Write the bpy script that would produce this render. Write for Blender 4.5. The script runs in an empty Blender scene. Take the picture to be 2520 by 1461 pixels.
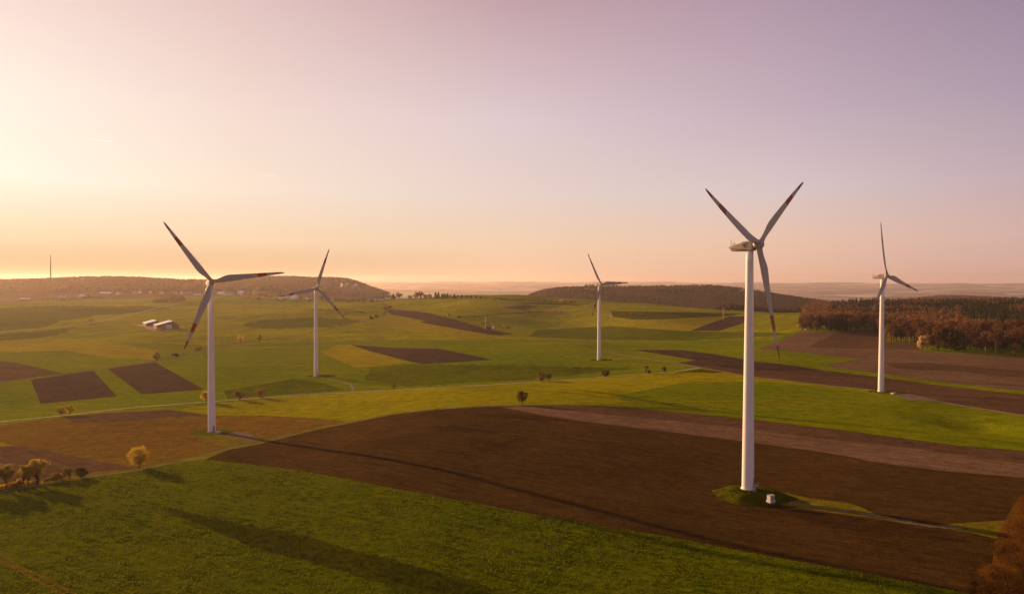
import bpy, math, random
import numpy as np
from mathutils import Vector, Matrix
from mathutils.geometry import delaunay_2d_cdt

random.seed(7)
rng = np.random.default_rng(7)
R = math.radians
scene = bpy.context.scene
COL = scene.collection

# ------------------------------------------------------------------ camera
# photo measured on a 2520 x 1461 grid; camera at the origin, eye level on row 690
FPX, CX, CY, HY = 1750.0, 1260.0, 730.5, 690.0
PITCH = math.atan((CY - HY) / FPX)
cam = bpy.data.cameras.new('camera')
cam.sensor_width = 36.0
cam.lens = 36.0 * FPX / 2520.0
cam.clip_start = 1.0
cam.clip_end = 120000.0
camo = bpy.data.objects.new('camera', cam)
camo.rotation_euler = (R(90) - PITCH, 0, 0)
COL.objects.link(camo)
scene.camera = camo
scene.render.resolution_x, scene.render.resolution_y = 1024, 593

# ------------------------------------------------------------------ light
SUN_AZ = -49.5      # degrees from straight ahead, to the left
SUN_EL = 10.0
SH = (math.sin(R(SUN_AZ)), math.cos(R(SUN_AZ)))
sun = bpy.data.lights.new('sun', 'SUN')
sun.energy = 5.0
sun.angle = R(0.6)
sun.color = (1.0, 0.57, 0.25)
suno = bpy.data.objects.new('sun', sun)
sd = Vector((SH[0] * math.cos(R(SUN_EL)), SH[1] * math.cos(R(SUN_EL)), math.sin(R(SUN_EL))))
suno.rotation_euler = (-sd).to_track_quat('-Z', 'Y').to_euler()
suno.location = sd * 900
COL.objects.link(suno)

scene.view_settings.view_transform = 'Standard'
scene.view_settings.look = 'None'
scene.view_settings.exposure = 0.75
scene.view_settings.gamma = 1.0


def lin(c):
    return tuple(((v / 255.0) / 12.92 if v / 255.0 <= 0.04045 else ((v / 255.0 + 0.055) / 1.055) ** 2.4) for v in c)


world = bpy.data.worlds.new('World')
scene.world = world
world.use_nodes = True
wn, wl = world.node_tree.nodes, world.node_tree.links
wn.clear()


def wnode(t, **kw):
    n = wn.new(t)
    for k, v in kw.items():
        setattr(n, k, v)
    return n


def wmath(op, a, b=None, clamp=False):
    n = wnode('ShaderNodeMath', operation=op)
    n.use_clamp = clamp
    for i, s in enumerate((a, b)):
        if s is None:
            continue
        if isinstance(s, (int, float)):
            n.inputs[i].default_value = s
        else:
            wl.new(s, n.inputs[i])
    return n.outputs[0]


SKY_MIX = 0.0015
wout = wnode('ShaderNodeOutputWorld')
sky = wnode('ShaderNodeTexSky', sky_type='NISHITA')
sky.sun_disc = False
sky.sun_elevation = R(SUN_EL)
sky.sun_rotation = R(SUN_AZ)
sky.air_density, sky.dust_density, sky.ozone_density = 1.0, 2.0, 1.0
bgN = wnode('ShaderNodeBackground')
bgN.inputs['Strength'].default_value = SKY_MIX
wl.new(sky.outputs[0], bgN.inputs['Color'])
tc = wnode('ShaderNodeTexCoord')
sep = wnode('ShaderNodeSeparateXYZ')
wl.new(tc.outputs['Generated'], sep.inputs[0])
X, Y, Z = sep.outputs
hl = wmath('SQRT', wmath('ADD', wmath('MULTIPLY', X, X), wmath('MULTIPLY', Y, Y)))
dt = wmath('DIVIDE', wmath('ADD', wmath('MULTIPLY', X, SH[0]), wmath('MULTIPLY', Y, SH[1])), wmath('MAXIMUM', hl, 1e-4))
ang = wmath('MULTIPLY', wmath('ARCCOSINE', wmath('MINIMUM', wmath('MAXIMUM', dt, -1.0), 1.0)), 180 / math.pi)
# sky colour by height above the horizon, at several angles away from the sun
HS = [0.0, 0.008, 0.052, 0.119, 0.218, 0.37, 1.0]
# columns in view: sRGB seen in the photo (elevations: 0.3, 2.9, 6.8, 12.6, 21.5 degrees) + zenith
SKYCOL = [
    (0,   [(250, 205, 165), (255, 220, 200), (255, 233, 222), (252, 226, 222), (242, 208, 210)], (130, 112, 132)),
    (14,  [(240, 196, 152), (255, 226, 190), (262, 250, 232), (258, 243, 230), (246, 213, 208)], (116, 100, 124)),
    (29,  [(250, 206, 158), (253, 223, 186), (252, 232, 214), (248, 224, 214), (230, 196, 194)], (104, 90, 118)),
    (49.5, [(252, 204, 165), (248, 214, 182), (238, 216, 206), (230, 208, 212), (200, 165, 172)], (92, 80, 110)),
    (69.5, [(244, 194, 166), (242, 203, 178), (226, 205, 205), (206, 182, 194), (180, 152, 170)], (80, 72, 104)),
    (85,  [(222, 176, 162), (222, 184, 174), (204, 180, 186), (180, 160, 178), (148, 128, 152)], (70, 64, 96)),
    (180, [(255, 205, 190), (255, 205, 195), (240, 196, 196), (205, 170, 182), (140, 120, 142)], (62, 56, 84)),  # unseen sky behind the camera, brightened to lift the towers' shaded side
]
prev = None
for i, (a, cols, zen) in enumerate(SKYCOL):
    cr = wnode('ShaderNodeValToRGB')
    wl.new(Z, cr.inputs[0])
    el = cr.color_ramp.elements
    stops = [tuple(v * min(1.0, .34 + a * .0130) for v in cols[0])] + [tuple(v * min(1.0, .46 + a * .0108) for v in cols[0])] + [tuple(v * min(1.0, .90 + a * .002) for v in cols[1])] + cols[2:] + [zen]
    while len(el) < len(HS):
        el.new(0.5)
    for e, h, c in zip(el, HS, stops):
        e.position = h
        e.color = lin(c) + (1,)
    cr.color_ramp.interpolation = 'LINEAR'
    if prev is None:
        prev = cr.outputs[0]
    else:
        mr = wnode('ShaderNodeMapRange')
        mr.interpolation_type = 'LINEAR'
        wl.new(ang, mr.inputs['Value'])
        mr.inputs['From Min'].default_value = SKYCOL[i - 1][0]
        mr.inputs['From Max'].default_value = a
        mx = wnode('ShaderNodeMix', data_type='RGBA')
        wl.new(mr.outputs[0], mx.inputs['Factor'])
        wl.new(prev, mx.inputs[6])
        wl.new(cr.outputs[0], mx.inputs[7])
        prev = mx.outputs[2]
bgG = wnode('ShaderNodeBackground')
wl.new(prev, bgG.inputs['Color'])
bgG.inputs['Strength'].default_value = 0.545
addw = wnode('ShaderNodeAddShader')
wl.new(bgN.outputs[0], addw.inputs[0])
wl.new(bgG.outputs[0], addw.inputs[1])
wl.new(addw.outputs[0], wout.inputs['Surface'])


# ------------------------------------------------------------------ pixel <-> world
def raydir(px, py):
    x, y, z = (px - CX) / FPX, 1.0, -(py - CY) / FPX
    c, s = math.cos(PITCH), math.sin(PITCH)
    return x, y * c + z * s, -y * s + z * c


def atD(px, py, D):
    x, y, z = raydir(px, py)
    return (x * D / y, D, z * D / y)


def atZ(px, py, zz):
    x, y, z = raydir(px, py)
    return (x * zz / z, y * zz / z, zz)


# ------------------------------------------------------------------ terrain height
CT = []
for px, py, z in [
    (-400, 1461, -69.5), (0, 1461, -69.5), (600, 1461, -68), (1260, 1461, -66.5), (1900, 1461, -65), (2520, 1461, -63.5), (2900, 1461, -63),
    (-300, 1250, -71), (0, 1210, -71), (340, 1150, -70.5), (560, 1104, -71), (0, 1100, -73), (521, 1066, -74.3),
    (848, 1040, -70.5), (1073, 1003, -67.8), (1285, 996, -66.8), (1460, 995, -67.2), (1260, 1230, -66), (700, 1200, -68.5),
    (1700, 1200, -66.2), (1900, 1235, -66.3), (2520, 1250, -63), (2000, 1100, -65.6), (2520, 1110, -65.2), (1856, 1031, -68.3),
    (2234, 1078, -66), (2520, 1022, -68.3), (2167, 964, -71.6), (1856, 926, -73), (1723, 904, -74.5), (1335, 938, -75),
    (960, 960, -77), (530, 990, -77), (0, 1037, -77), (-300, 1060, -76), (2800, 1060, -67), (2800, 1150, -64),
    (778, 926, -80.3), (1475, 886, -78.3), (383, 888, -80), (0, 939, -79), (652, 838, -81.5), (0, 817, -79), (-300, 830, -78),
    (223, 793, -77), (400, 808, -77.5), (914, 785, -80), (1040, 896, -80.5), (1082, 857, -82), (1240, 820, -84), (1056, 772, -77),
    (960, 756, -70), (1503, 795, -85), (1780, 788, -83), (1430, 849, -81), (1670, 860, -78), (1868, 857, -76), (2117, 883, -74),
    (1970, 817, -75), (2163, 816, -74), (2264, 862, -73), (2520, 878, -72), (2520, 960, -70), (2800, 900, -71), (2800, 980, -69)]:
    CT.append(atZ(px, py, z))
for px, py, D in [
    (900, 738, 2100), (1050, 733.5, 2400), (1200, 733, 2450), (1300, 736, 2350), (1450, 741, 2250), (1600, 748, 2000), (1750, 757, 1850),
    (1850, 765, 1750), (1950, 773, 1600), (1365, 767, 1720), (600, 765, 1700), (-300, 748, 2100), (0, 746, 2100), (250, 745, 2150),
    (450, 742, 2100), (600, 741, 2150), (700, 743, 2100), (800, 747, 1950), (-300, 738, 2700), (0, 736, 2650), (300, 726, 2750), (450, 724, 2750),
    (590, 725, 2750), (720, 735, 2450), (850, 743, 2200), (-300, 696, 3600),
    (0, 694, 3600), (120, 692, 3600), (260, 688, 3600), (330, 687.5, 3600), (400, 691, 3600), (450, 695, 3600), (500, 698, 3600),
    (560, 705, 3500), (640, 700, 3750), (716, 698, 3750), (780, 704, 3750), (830, 713, 3700), (900, 728, 3500),
    (540, 696, 4500), (600, 690, 4500), (660, 686, 4500), (720, 686, 4500), (780, 689, 4500), (840, 690, 4500), (872, 696, 4400),
    (890, 705, 4300), (915, 716, 4200), (945, 729, 4000), (1000, 745, 3900), (1100, 765, 3600), (1200, 770, 3500),
    (1235, 762, 3300), (1270, 746, 3200), (1300, 732, 3200), (1330, 722, 3200), (1370, 717, 3200), (1450, 717, 3200), (1540, 716, 3200), (1640, 714, 3200),
    (1750, 716, 3200), (1830, 721, 3200), (1900, 731, 3200), (1980, 743, 3200), (2060, 752, 3200), (2160, 762, 3100),
    (1300, 768, 2600), (1500, 770, 2600), (1700, 775, 2600), (1900, 785, 2500), (2000, 785, 2450),
    (1970, 770, 1800), (2100, 762, 1850), (2300, 760, 1850), (2520, 758, 1850), (2800, 758, 1850), (2100, 768, 2700), (2350, 764, 2700), (2600, 762, 2700),
    (2200, 752, 4200), (2250, 740, 4200), (2300, 734, 4200), (2350, 733, 4200), (2400, 735, 4200), (2440, 739, 4200), (2500, 743, 4200), (2620, 744, 4200)]:
    CT.append(atD(px, py, D))
for px in (-500, 0, 500, 1000, 1500, 2000, 2520, 3000):
    for D, z in [(6500, -245), (10000, -255), (15000, -220), (21500, -160), (30500, -62), (36000, -75)]:
        zz = z
        if px <= 500 and D < 8000:
            zz = -120
        x, y, _ = atD(px, 700, D)
        CT.append((x, y, zz))
for x, y, z in [(-100, 60, -67), (0, 90, -66.5), (100, 60, -65), (-60, 20, -66), (60, 20, -65.5), (-250, 60, -70), (250, 60, -63)]:
    CT.append((x, y, z))
CT = np.array(CT, float)


def uv_of(x, y):
    r = np.maximum(np.hypot(x, y), 70.0)
    a = np.clip(np.arctan2(x, y), -1.05, 1.05)
    return a * 1.6, np.log(r) * 0.55


cu, cv = uv_of(CT[:, 0], CT[:, 1])


def tps(d2):
    return 0.5 * d2 * np.log(d2 + 1e-12)


n = len(CT)
A = np.zeros((n + 3, n + 3))
A[:n, :n] = tps((cu[:, None] - cu[None]) ** 2 + (cv[:, None] - cv[None]) ** 2) + np.eye(n) * 1e-7
A[:n, n] = 1; A[:n, n + 1] = cu; A[:n, n + 2] = cv
A[n:, :n] = A[:n, n:].T
# interpolate z/r^0.5 scaled value so near and far behave alike
cr_ = np.hypot(CT[:, 0], CT[:, 1])
W = np.linalg.solve(A, np.concatenate([CT[:, 2] + 70.0, np.zeros(3)]))


def _hash(ix, iy, s):
    v = np.sin(ix * 127.1 + iy * 311.7 + s * 74.7) * 43758.5453
    return (v - np.floor(v)) * 2 * np.pi


def gnoise(x, y, s=0):
    ix, iy = np.floor(x), np.floor(y)
    fx, fy = x - ix, y - iy
    ux, uy = fx * fx * fx * (fx * (fx * 6 - 15) + 10), fy * fy * fy * (fy * (fy * 6 - 15) + 10)

    def g(a, b):
        t = _hash(ix + a, iy + b, s)
        return np.cos(t) * (fx - a) + np.sin(t) * (fy - b)
    return ((g(0, 0) * (1 - ux) + g(1, 0) * ux) * (1 - uy) + (g(0, 1) * (1 - ux) + g(1, 1) * ux) * uy) * 1.5


# local swells of the land: (px, py, height, radius along sun-line, radius across) found on the photo
BUMPS = []


def add_bump(px, py, hgt, ra, rb, rot=0.0):
    BUMPS.append((px, py, hgt, ra, rb, R(rot)))


BXY = []
TXY = [(D * (px - 1260) / 1750, D) for px, D in ((1840, 217), (521, 350), (778, 600), (1474, 700), (2168, 458))]


def height(x, y):
    x = np.asarray(x, float); y = np.asarray(y, float)
    sh = x.shape
    xf, yf = x.ravel(), y.ravel()
    out = np.empty_like(xf)
    for s in range(0, len(xf), 20000):
        u, v = uv_of(xf[s:s + 20000], yf[s:s + 20000])
        K = tps((u[:, None] - cu[None]) ** 2 + (v[:, None] - cv[None]) ** 2)
        out[s:s + 20000] = K @ W[:n] + W[n] + W[n + 1] * u + W[n + 2] * v - 70.0
    r = np.hypot(xf, yf)
    near = 1.0 / (1.0 + (r / 2600.0) ** 4)
    w1 = np.clip((r - 150) / 500, 0, 1)
    calm = np.ones_like(xf)
    for tx, ty in TXY:
        calm *= 1 - np.exp(-((xf - tx) ** 2 + (yf - ty) ** 2) / 45.0 ** 2)
    near = near * calm
    out += near * (2.2 * gnoise(xf / 170, yf / 170, 1) * (0.2 + 0.8 * w1) + 0.45 * gnoise(xf / 60, yf / 60, 2) * (0.3 + 0.7 * w1))
    mid = np.clip((r - 600) / 700, 0, 1) * near
    out += mid * (6.0 * gnoise(xf / 250, yf / 250, 3) + 4.0 * gnoise(xf / 420, yf / 420, 7))
    hill = np.clip((r - 2500) / 600, 0, 1) * np.clip((7000 - r) / 2500, 0, 1)
    out += hill * (9 * gnoise(xf / 420, yf / 420, 4))
    far = np.clip((r - 7000) / 4000, 0, 1)
    out += far * (62 * (np.abs(gnoise(xf / 5200, yf / 2600, 5)) - .25) + 24 * gnoise(xf / 1700, yf / 900, 6)) * np.clip((r - 6000) / 12000, 0.3, 1.25)
    for bx, by, hg, ra, rb, rot in BXY:
        dx, dy = xf - bx, yf - by
        c, s_ = math.cos(rot), math.sin(rot)
        a, b = dx * c + dy * s_, -dx * s_ + dy * c
        out += hg * np.exp(-(a / ra) ** 2 - (b / rb) ** 2)
    return out.reshape(sh)


_ts = np.exp(np.linspace(math.log(90), math.log(29000), 1450))


def hits(pts):
    """world ground points seen at the given pixels"""
    out = []
    for px, py in pts:
        dx, dy, dz = raydir(px, py)
        dx /= dy; dz /= dy
        g = height(dx * _ts, _ts) - dz * _ts
        k = np.argmax(g > 0)
        if g[k] <= 0:
            out.append((dx * 2200, 2200.0, float(height(np.array([dx * 2200]), np.array([2200.0]))[0])))
            continue
        if k == 0:
            t = _ts[0]
        else:
            a, b = g[k - 1], g[k]
            t = _ts[k - 1] + (_ts[k] - _ts[k - 1]) * (-a) / (b - a)
        out.append((dx * t, t, dz * t))
    return out


def hit(px, py):
    return hits([(px, py)])[0]


# swells that give the sun something to graze: (px, py, metres, radius x, radius y)
for b in [
    (1500, 965, 1.6, 60, 30), (900, 985, 1.2, 45, 22), (640, 780, 7, 120, 50), (560, 905, 1.5, 60, 25),
    (1650, 772, 8, 160, 45), (1300, 790, 4, 120, 60), (1450, 850, 2.5, 90, 40), (1250, 900, 2.5, 70, 35),
    (250, 765, 7, 150, 50), (80, 800, 6, 110, 40), (420, 830, 4, 90, 40), (1080, 760, 5, 150, 60),
    (2405, 1042, -3.6, 17, 24), (2250, 990, 1.5, 30, 14), (2350, 900, 2, 60, 30), (1750, 840, 3, 80, 30),
    (1180, 1040, 0.7, 22, 14), (1500, 1120, 0.5, 40, 22), (700, 860, 2.0, 60, 30), (850, 830, 3, 80, 40)]:
    h = hit(b[0], b[1])
    BXY.append((h[0], h[1], b[2], b[3], b[4], 0.0))


# ------------------------------------------------------------------ naming helpers
def tag(o, label=None, cat=None, group=None, kind=None):
    if label: o['label'] = label
    if cat: o['category'] = cat
    if group: o['group'] = group
    if kind: o['kind'] = kind
    return o


def empty(name, loc, rz=0.0):
    o = bpy.data.objects.new(name, None)
    o.location = loc
    o.rotation_euler = (0, 0, rz)
    o.empty_display_size = 0.5
    COL.objects.link(o)
    return o


def mesh_np(name, V, faces_list, mats=None, midx=None, smooth=False):
    """faces_list: list of int arrays (n,k)"""
    me = bpy.data.meshes.new(name)
    V = np.asarray(V, np.float32)
    me.vertices.add(len(V))
    me.vertices.foreach_set('co', V.ravel())
    loops = np.concatenate([np.asarray(f, np.int32).ravel() for f in faces_list if len(f)])
    tot = np.concatenate([np.full(len(f), np.asarray(f).shape[1], np.int32) for f in faces_list if len(f)])
    st = np.concatenate([[0], np.cumsum(tot)[:-1]]).astype(np.int32)
    me.loops.add(len(loops))
    me.loops.foreach_set('vertex_index', loops)
    me.polygons.add(len(tot))
    me.polygons.foreach_set('loop_start', st)
    me.polygons.foreach_set('loop_total', tot)
    if midx is not None:
        me.polygons.foreach_set('material_index', np.asarray(midx, np.int32))
    me.polygons.foreach_set('use_smooth', np.full(len(tot), smooth))
    for m in (mats or []):
        me.materials.append(m)
    me.update(calc_edges=True)
    me.validate()
    return me


def link(name, me, parent=None):
    o = bpy.data.objects.new(name, me)
    COL.objects.link(o)
    if parent is not None:
        o.parent = parent
    return o


class MB:
    def __init__(s):
        s.v, s.f, s.m, s.sm = [], [], [], []

    def add(s, vs, fs, mi=0, smooth=False):
        b = len(s.v)
        s.v += [tuple(v) for v in vs]
        for f in fs:
            s.f.append([b + i for i in f]); s.m.append(mi); s.sm.append(smooth)

    def box(s, c, d, rot=None, mi=0):
        vs = [Vector((x * d[0] / 2, y * d[1] / 2, z * d[2] / 2)) for z in (-1, 1) for y in (-1, 1) for x in (-1, 1)]
        if rot is not None: vs = [rot @ v for v in vs]
        vs = [v + Vector(c) for v in vs]
        s.add(vs, [(0, 2, 3, 1), (4, 5, 7, 6), (0, 1, 5, 4), (2, 6, 7, 3), (0, 4, 6, 2), (1, 3, 7, 5)], mi)

    def rings(s, rings, caps=True, mi=0, smooth=True, mis=None):
        k = len(rings[0])
        vs = [p for r_ in rings for p in r_]
        b = len(s.v)
        s.v += [tuple(v) for v in vs]
        for i in range(len(rings) - 1):
            for j in range(k):
                s.f.append([b + i * k + j, b + i * k + (j + 1) % k, b + (i + 1) * k + (j + 1) % k, b + (i + 1) * k + j])
                s.m.append(mis[i] if mis else mi); s.sm.append(smooth)
        if caps:
            s.f.append([b + j for j in reversed(range(k))]); s.m.append(mis[0] if mis else mi); s.sm.append(False)
            s.f.append([b + (len(rings) - 1) * k + j for j in range(k)]); s.m.append(mis[-1] if mis else mi); s.sm.append(False)

    def tube(s, pts, rad, k=8, mi=0, caps=True):
        pts = [Vector(p) for p in pts]
        rs = []
        for i, p in enumerate(pts):
            d = (pts[min(i + 1, len(pts) - 1)] - pts[max(i - 1, 0)]).normalized()
            a = d.cross(Vector((0.13, 0.9, 0.2))); a.normalize()
            b = d.cross(a)
            r_ = rad[i] if isinstance(rad, (list, tuple)) else rad
            rs.append([p + (a * math.cos(2 * math.pi * j / k) + b * math.sin(2 * math.pi * j / k)) * r_ for j in range(k)])
        s.rings(rs, caps, mi)

    def mesh(s, name, mats):
        me = bpy.data.meshes.new(name)
        me.from_pydata(s.v, [], s.f)
        for m in mats: me.materials.append(m)
        me.polygons.foreach_set('material_index', s.m)
        me.polygons.foreach_set('use_smooth', s.sm)
        me.update()
        return me

    def build(s, name, mats, parent=None):
        if not isinstance(mats, (list, tuple)): mats = [mats]
        return link(name, s.mesh(name, mats), parent)


# ------------------------------------------------------------------ materials
def new_mat(name):
    m = bpy.data.materials.new(name)
    m.use_nodes = True
    nt = m.node_tree
    b = nt.nodes['Principled BSDF']
    b.inputs['Specular IOR Level'].default_value = 0.2
    return m, nt, b


def N(nt, t, **kw):
    nd = nt.nodes.new(t)
    for k, v in kw.items(): setattr(nd, k, v)
    return nd


def noise(nt, vec, scale, detail=4, rough=0.6):
    nd = N(nt, 'ShaderNodeTexNoise')
    nd.inputs['Scale'].default_value = scale
    nd.inputs['Detail'].default_value = detail
    nd.inputs['Roughness'].default_value = rough
    if vec is not None: nt.links.new(vec, nd.inputs['Vector'])
    return nd.outputs['Fac']


def ramp(nt, fac, stops):
    cr = N(nt, 'ShaderNodeValToRGB')
    el = cr.color_ramp.elements
    while len(el) < len(stops): el.new(0.5)
    for e, (p, c) in zip(el, stops):
        e.position = p
        e.color = tuple(c) + (1,) if len(c) == 3 else c
    nt.links.new(fac, cr.inputs[0])
    return cr.outputs[0]


def mapping(nt, rot=0.0, scale=(1, 1, 1)):
    t = N(nt, 'ShaderNodeTexCoord')
    mp = N(nt, 'ShaderNodeMapping')
    mp.vector_type = 'TEXTURE'
    mp.inputs['Rotation'].default_value = (0, 0, rot)
    mp.inputs['Scale'].default_value = tuple(1.0 / q for q in scale)
    nt.links.new(t.outputs['Object'], mp.inputs['Vector'])
    return mp.outputs[0], t.outputs['Object']


def mix(nt, fac, a, b, mode='MIX'):
    m = N(nt, 'ShaderNodeMix', data_type='RGBA', blend_type=mode)
    for s, v in ((m.inputs['Factor'], fac), (m.inputs[6], a), (m.inputs[7], b)):
        if isinstance(v, (int, float)): s.default_value = v
        elif isinstance(v, tuple): s.default_value = v + (1,) if len(v) == 3 else v
        else: nt.links.new(v, s)
    return m.outputs[2]


def grey(nt, fac, lo, hi, a=0.3, b=0.7):
    return ramp(nt, fac, [(a, (lo,) * 3), (b, (hi,) * 3)])


def ground_mat(name, c1, c2, rowdir=0.0, row=0.35, bump=0.35, fine=1.6, rowscale=0.5, sheen=0.0, patch=0.02, tuft=None):
    m, nt, b = new_mat(name)
    vrow, vobj = mapping(nt, R(rowdir), (0.06, 1, 1))
    big = noise(nt, vobj, patch, 5, 0.62)
    rows = noise(nt, vrow, rowscale, 4, 0.6)
    fn = noise(nt, vobj, fine, 6, 0.75)
    mid = noise(nt, vobj, fine * 0.18, 5, 0.7)
    col = mix(nt, grey(nt, big, 0, 1, 0.3, 0.7), c1, c2)
    col = mix(nt, row, col, mix(nt, 1.0, col, grey(nt, rows, 0.45, 1.5, 0.25, 0.75), 'MULTIPLY'))
    col = mix(nt, 1.0, col, grey(nt, mid, 0.62, 1.4, 0.25, 0.75), 'MULTIPLY')
    col = mix(nt, 1.0, col, grey(nt, fn, 0.5, 1.5, 0.25, 0.75), 'MULTIPLY')
    if tuft:
        tv, _ = mapping(nt, R(tuft[2]), (0.45, 1.0, 1.0))
        t1 = noise(nt, tv, tuft[1], 5, 0.7)
        t2 = noise(nt, vobj, 0.05, 3, 0.6)
        th = N(nt, 'ShaderNodeMath', operation='ADD')
        nt.links.new(t1, th.inputs[0])
        sc = N(nt, 'ShaderNodeMath', operation='MULTIPLY'); sc.inputs[1].default_value = 0.5
        nt.links.new(t2, sc.inputs[0]); nt.links.new(sc.outputs[0], th.inputs[1])
        col = mix(nt, grey(nt, th.outputs[0], 1, 0, 0.62, 0.80), col, mix(nt, 1.0, col, tuft[0], 'MULTIPLY'))
    nt.links.new(col, b.inputs['Base Color'])
    b.inputs['Roughness'].default_value = 0.95
    b.inputs['Specular IOR Level'].default_value = 0.0
    if sheen:
        b.inputs['Sheen Weight'].default_value = sheen
        b.inputs['Sheen Roughness'].default_value = 0.6
        b.inputs['Sheen Tint'].default_value = (1.0, 0.85, 0.3, 1)
    bm = N(nt, 'ShaderNodeBump')
    bm.inputs['Strength'].default_value = 1.0
    bm.inputs['Distance'].default_value = bump
    ad = N(nt, 'ShaderNodeMath', operation='ADD')
    mm = N(nt, 'ShaderNodeMath', operation='MULTIPLY'); mm.inputs[1].default_value = 1.2
    nt.links.new(fn, ad.inputs[0]); nt.links.new(mid, mm.inputs[0]); nt.links.new(mm.outputs[0], ad.inputs[1])
    ad2 = N(nt, 'ShaderNodeMath', operation='ADD')
    m3 = N(nt, 'ShaderNodeMath', operation='MULTIPLY'); m3.inputs[1].default_value = row
    nt.links.new(rows, m3.inputs[0]); nt.links.new(ad.outputs[0], ad2.inputs[0]); nt.links.new(m3.outputs[0], ad2.inputs[1])
    nt.links.new(ad2.outputs[0], bm.inputs['Height'])
    nt.links.new(bm.outputs[0], b.inputs['Normal'])
    return m


G = {}
G['near_grass'] = ground_mat('near_grass', (.076, .112, .0013), (.118, .128, .0018), -31, .5, .40, 2.2, .5, .0, .03, tuft=((.40, .46, .6), .55, -31))
G['grass'] = ground_mat('field_grass', (.118, .162, .0013), (.175, .188, .0018), -25, .30, .22, .8, .22, .0, .008)
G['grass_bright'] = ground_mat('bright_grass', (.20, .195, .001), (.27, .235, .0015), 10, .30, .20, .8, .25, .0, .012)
G['grass_far'] = ground_mat('far_grass', (.155, .175, .003), (.27, .24, .005), 60, .45, .3, .25, .09, .0, .004)
G['grass_olive'] = ground_mat('olive_grass', (.22, .19, .004), (.28, .225, .005), 20, .35, .2, .5, .2, .0, .008)
G['grass_dark'] = ground_mat('dark_grass', (.048, .055, .001), (.080, .075, .0015), 15, .35, .25, .8, .3, .0, .02)
G['shade_band'] = ground_mat('shade_band_grass', (.048, .060, .001), (.072, .074, .0015), 30, .5, .45, 1.8, 1.2, .0, .05)  # darker grass colour standing in for the diagonal shadow band
G['soil_dark'] = ground_mat('dark_soil', (.048, .026, .006), (.086, .046, .012), -37, .6, .22, 1.6, .7, .0, .02)
G['soil_mid'] = ground_mat('mid_soil', (.090, .052, .027), (.125, .070, .034), -40, .55, .20, 1.0, .5, .0, .02)
G['soil_light'] = ground_mat('light_soil', (.135, .082, .044), (.175, .105, .055), -42, .5, .20, 1.0, .45, .0, .02)
G['soil_far'] = ground_mat('far_soil', (.055, .034, .022), (.075, .045, .028), 30, .5, .25, .5, .25, .0, .01)
G['stubble'] = ground_mat('stubble', (.145, .078, .014), (.165, .108, .010), 20, .35, .20, 1.0, .35, .0, .02)
G['gravel'] = ground_mat('gravel', (.22, .155, .11), (.29, .205, .145), 0, .1, .05, 2.0, .4, .0, .05)
G['road'] = ground_mat('road_dust', (.34, .26, .19), (.42, .32, .23), 0, .1, .03, 1.0, .4, .0, .05)
G['grass_mid'] = ground_mat('mid_grass', (.072, .098, .001), (.105, .115, .0015), 50, .4, .3, .35, .12, .0, .006)  # mid green; also paints the shade of the hollows
G['dirt'] = ground_mat('track_dirt', (.13, .095, .062), (.20, .15, .10), 0, .2, .1, 1.6, .4, .0, .3)
G['verge'] = ground_mat('verge', (.12, .105, .006), (.17, .13, .012), 25, .4, .25, 1.6, .5, .0, .05)
G['brush_ground'] = ground_mat('brush_ground', (.11, .05, .008), (.16, .075, .01), 40, .3, .4, 1.2, .4, .0, .05)


def simple(name, col, rough=0.6, var=0.15, scale=2.0, bump=0.0, metal=0.0, spec=0.3):
    m, nt, b = new_mat(name)
    _, vo = mapping(nt)
    f = noise(nt, vo, scale, 5, 0.65)
    c = mix(nt, 1.0, col, grey(nt, f, 1 - var, 1 + var), 'MULTIPLY')
    nt.links.new(c, b.inputs['Base Color'])
    b.inputs['Roughness'].default_value = rough
    b.inputs['Metallic'].default_value = metal
    b.inputs['Specular IOR Level'].default_value = spec
    if bump:
        bm = N(nt, 'ShaderNodeBump'); bm.inputs['Distance'].default_value = bump
        nt.links.new(f, bm.inputs['Height']); nt.links.new(bm.outputs[0], b.inputs['Normal'])
    return m


def tower_mat():
    m, nt, b = new_mat('tower_paint')
    vs, vo = mapping(nt, 0, (1, 1, 0.05))
    f = noise(nt, vs, 1.6, 5, 0.6)
    g = noise(nt, vo, 0.25, 4, 0.6)
    c = mix(nt, 1.0, (.80, .77, .75), grey(nt, f, .90, 1.03), 'MULTIPLY')
    c = mix(nt, 1.0, c, grey(nt, g, .95, 1.03), 'MULTIPLY')
    nt.links.new(c, b.inputs['Base Color'])
    b.inputs['Roughness'].default_value = 0.45
    return m


M_TOWER = tower_mat()
M_WHITE = simple('gelcoat', (.42, .37, .33), .45, .06, .8)
M_RED = simple('red_band_paint', (.30, .035, .018), .5, .10, .8)
M_NAC = simple('nacelle_paint', (.38, .30, .25), .45, .08, .8)
M_DARK = simple('dark_stripe', (.035, .015, .012), .5, .1)
M_STEEL = simple('galvanised_steel', (.34, .28, .24), .5, .15, 3, metal=.5)
M_CONC = simple('concrete', (.45, .40, .36), .9, .2, 1.5, .02)
M_CAB = simple('cabinet_paint', (.50, .46, .44), .5, .06, 1.5)
M_CAB2 = simple('cabinet_door', (.40, .37, .36), .5, .06, 1.5)
M_ROOFL = simple('sheet_metal_roof', (.88, .84, .82), .35, .04, .4, spec=.6)
M_ROOFD = simple('brown_tile_roof', (.26, .17, .14), .85, .2, 1.0)
M_ROOFR = simple('red_tile_roof', (.24, .075, .04), .85, .2, 1.0)
M_WALLW = simple('white_render', (.92, .88, .85), .9, .07, .5)
M_WALLB = simple('weathered_boards', (.13, .080, .055), .9, .2, 1.2)
M_GLASS = simple('window_glass', (.03, .03, .035), .1, .05, 1, spec=.8)
M_ROCK = simple('limestone', (.36, .27, .22), .95, .25, .05, 1.5)
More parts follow.
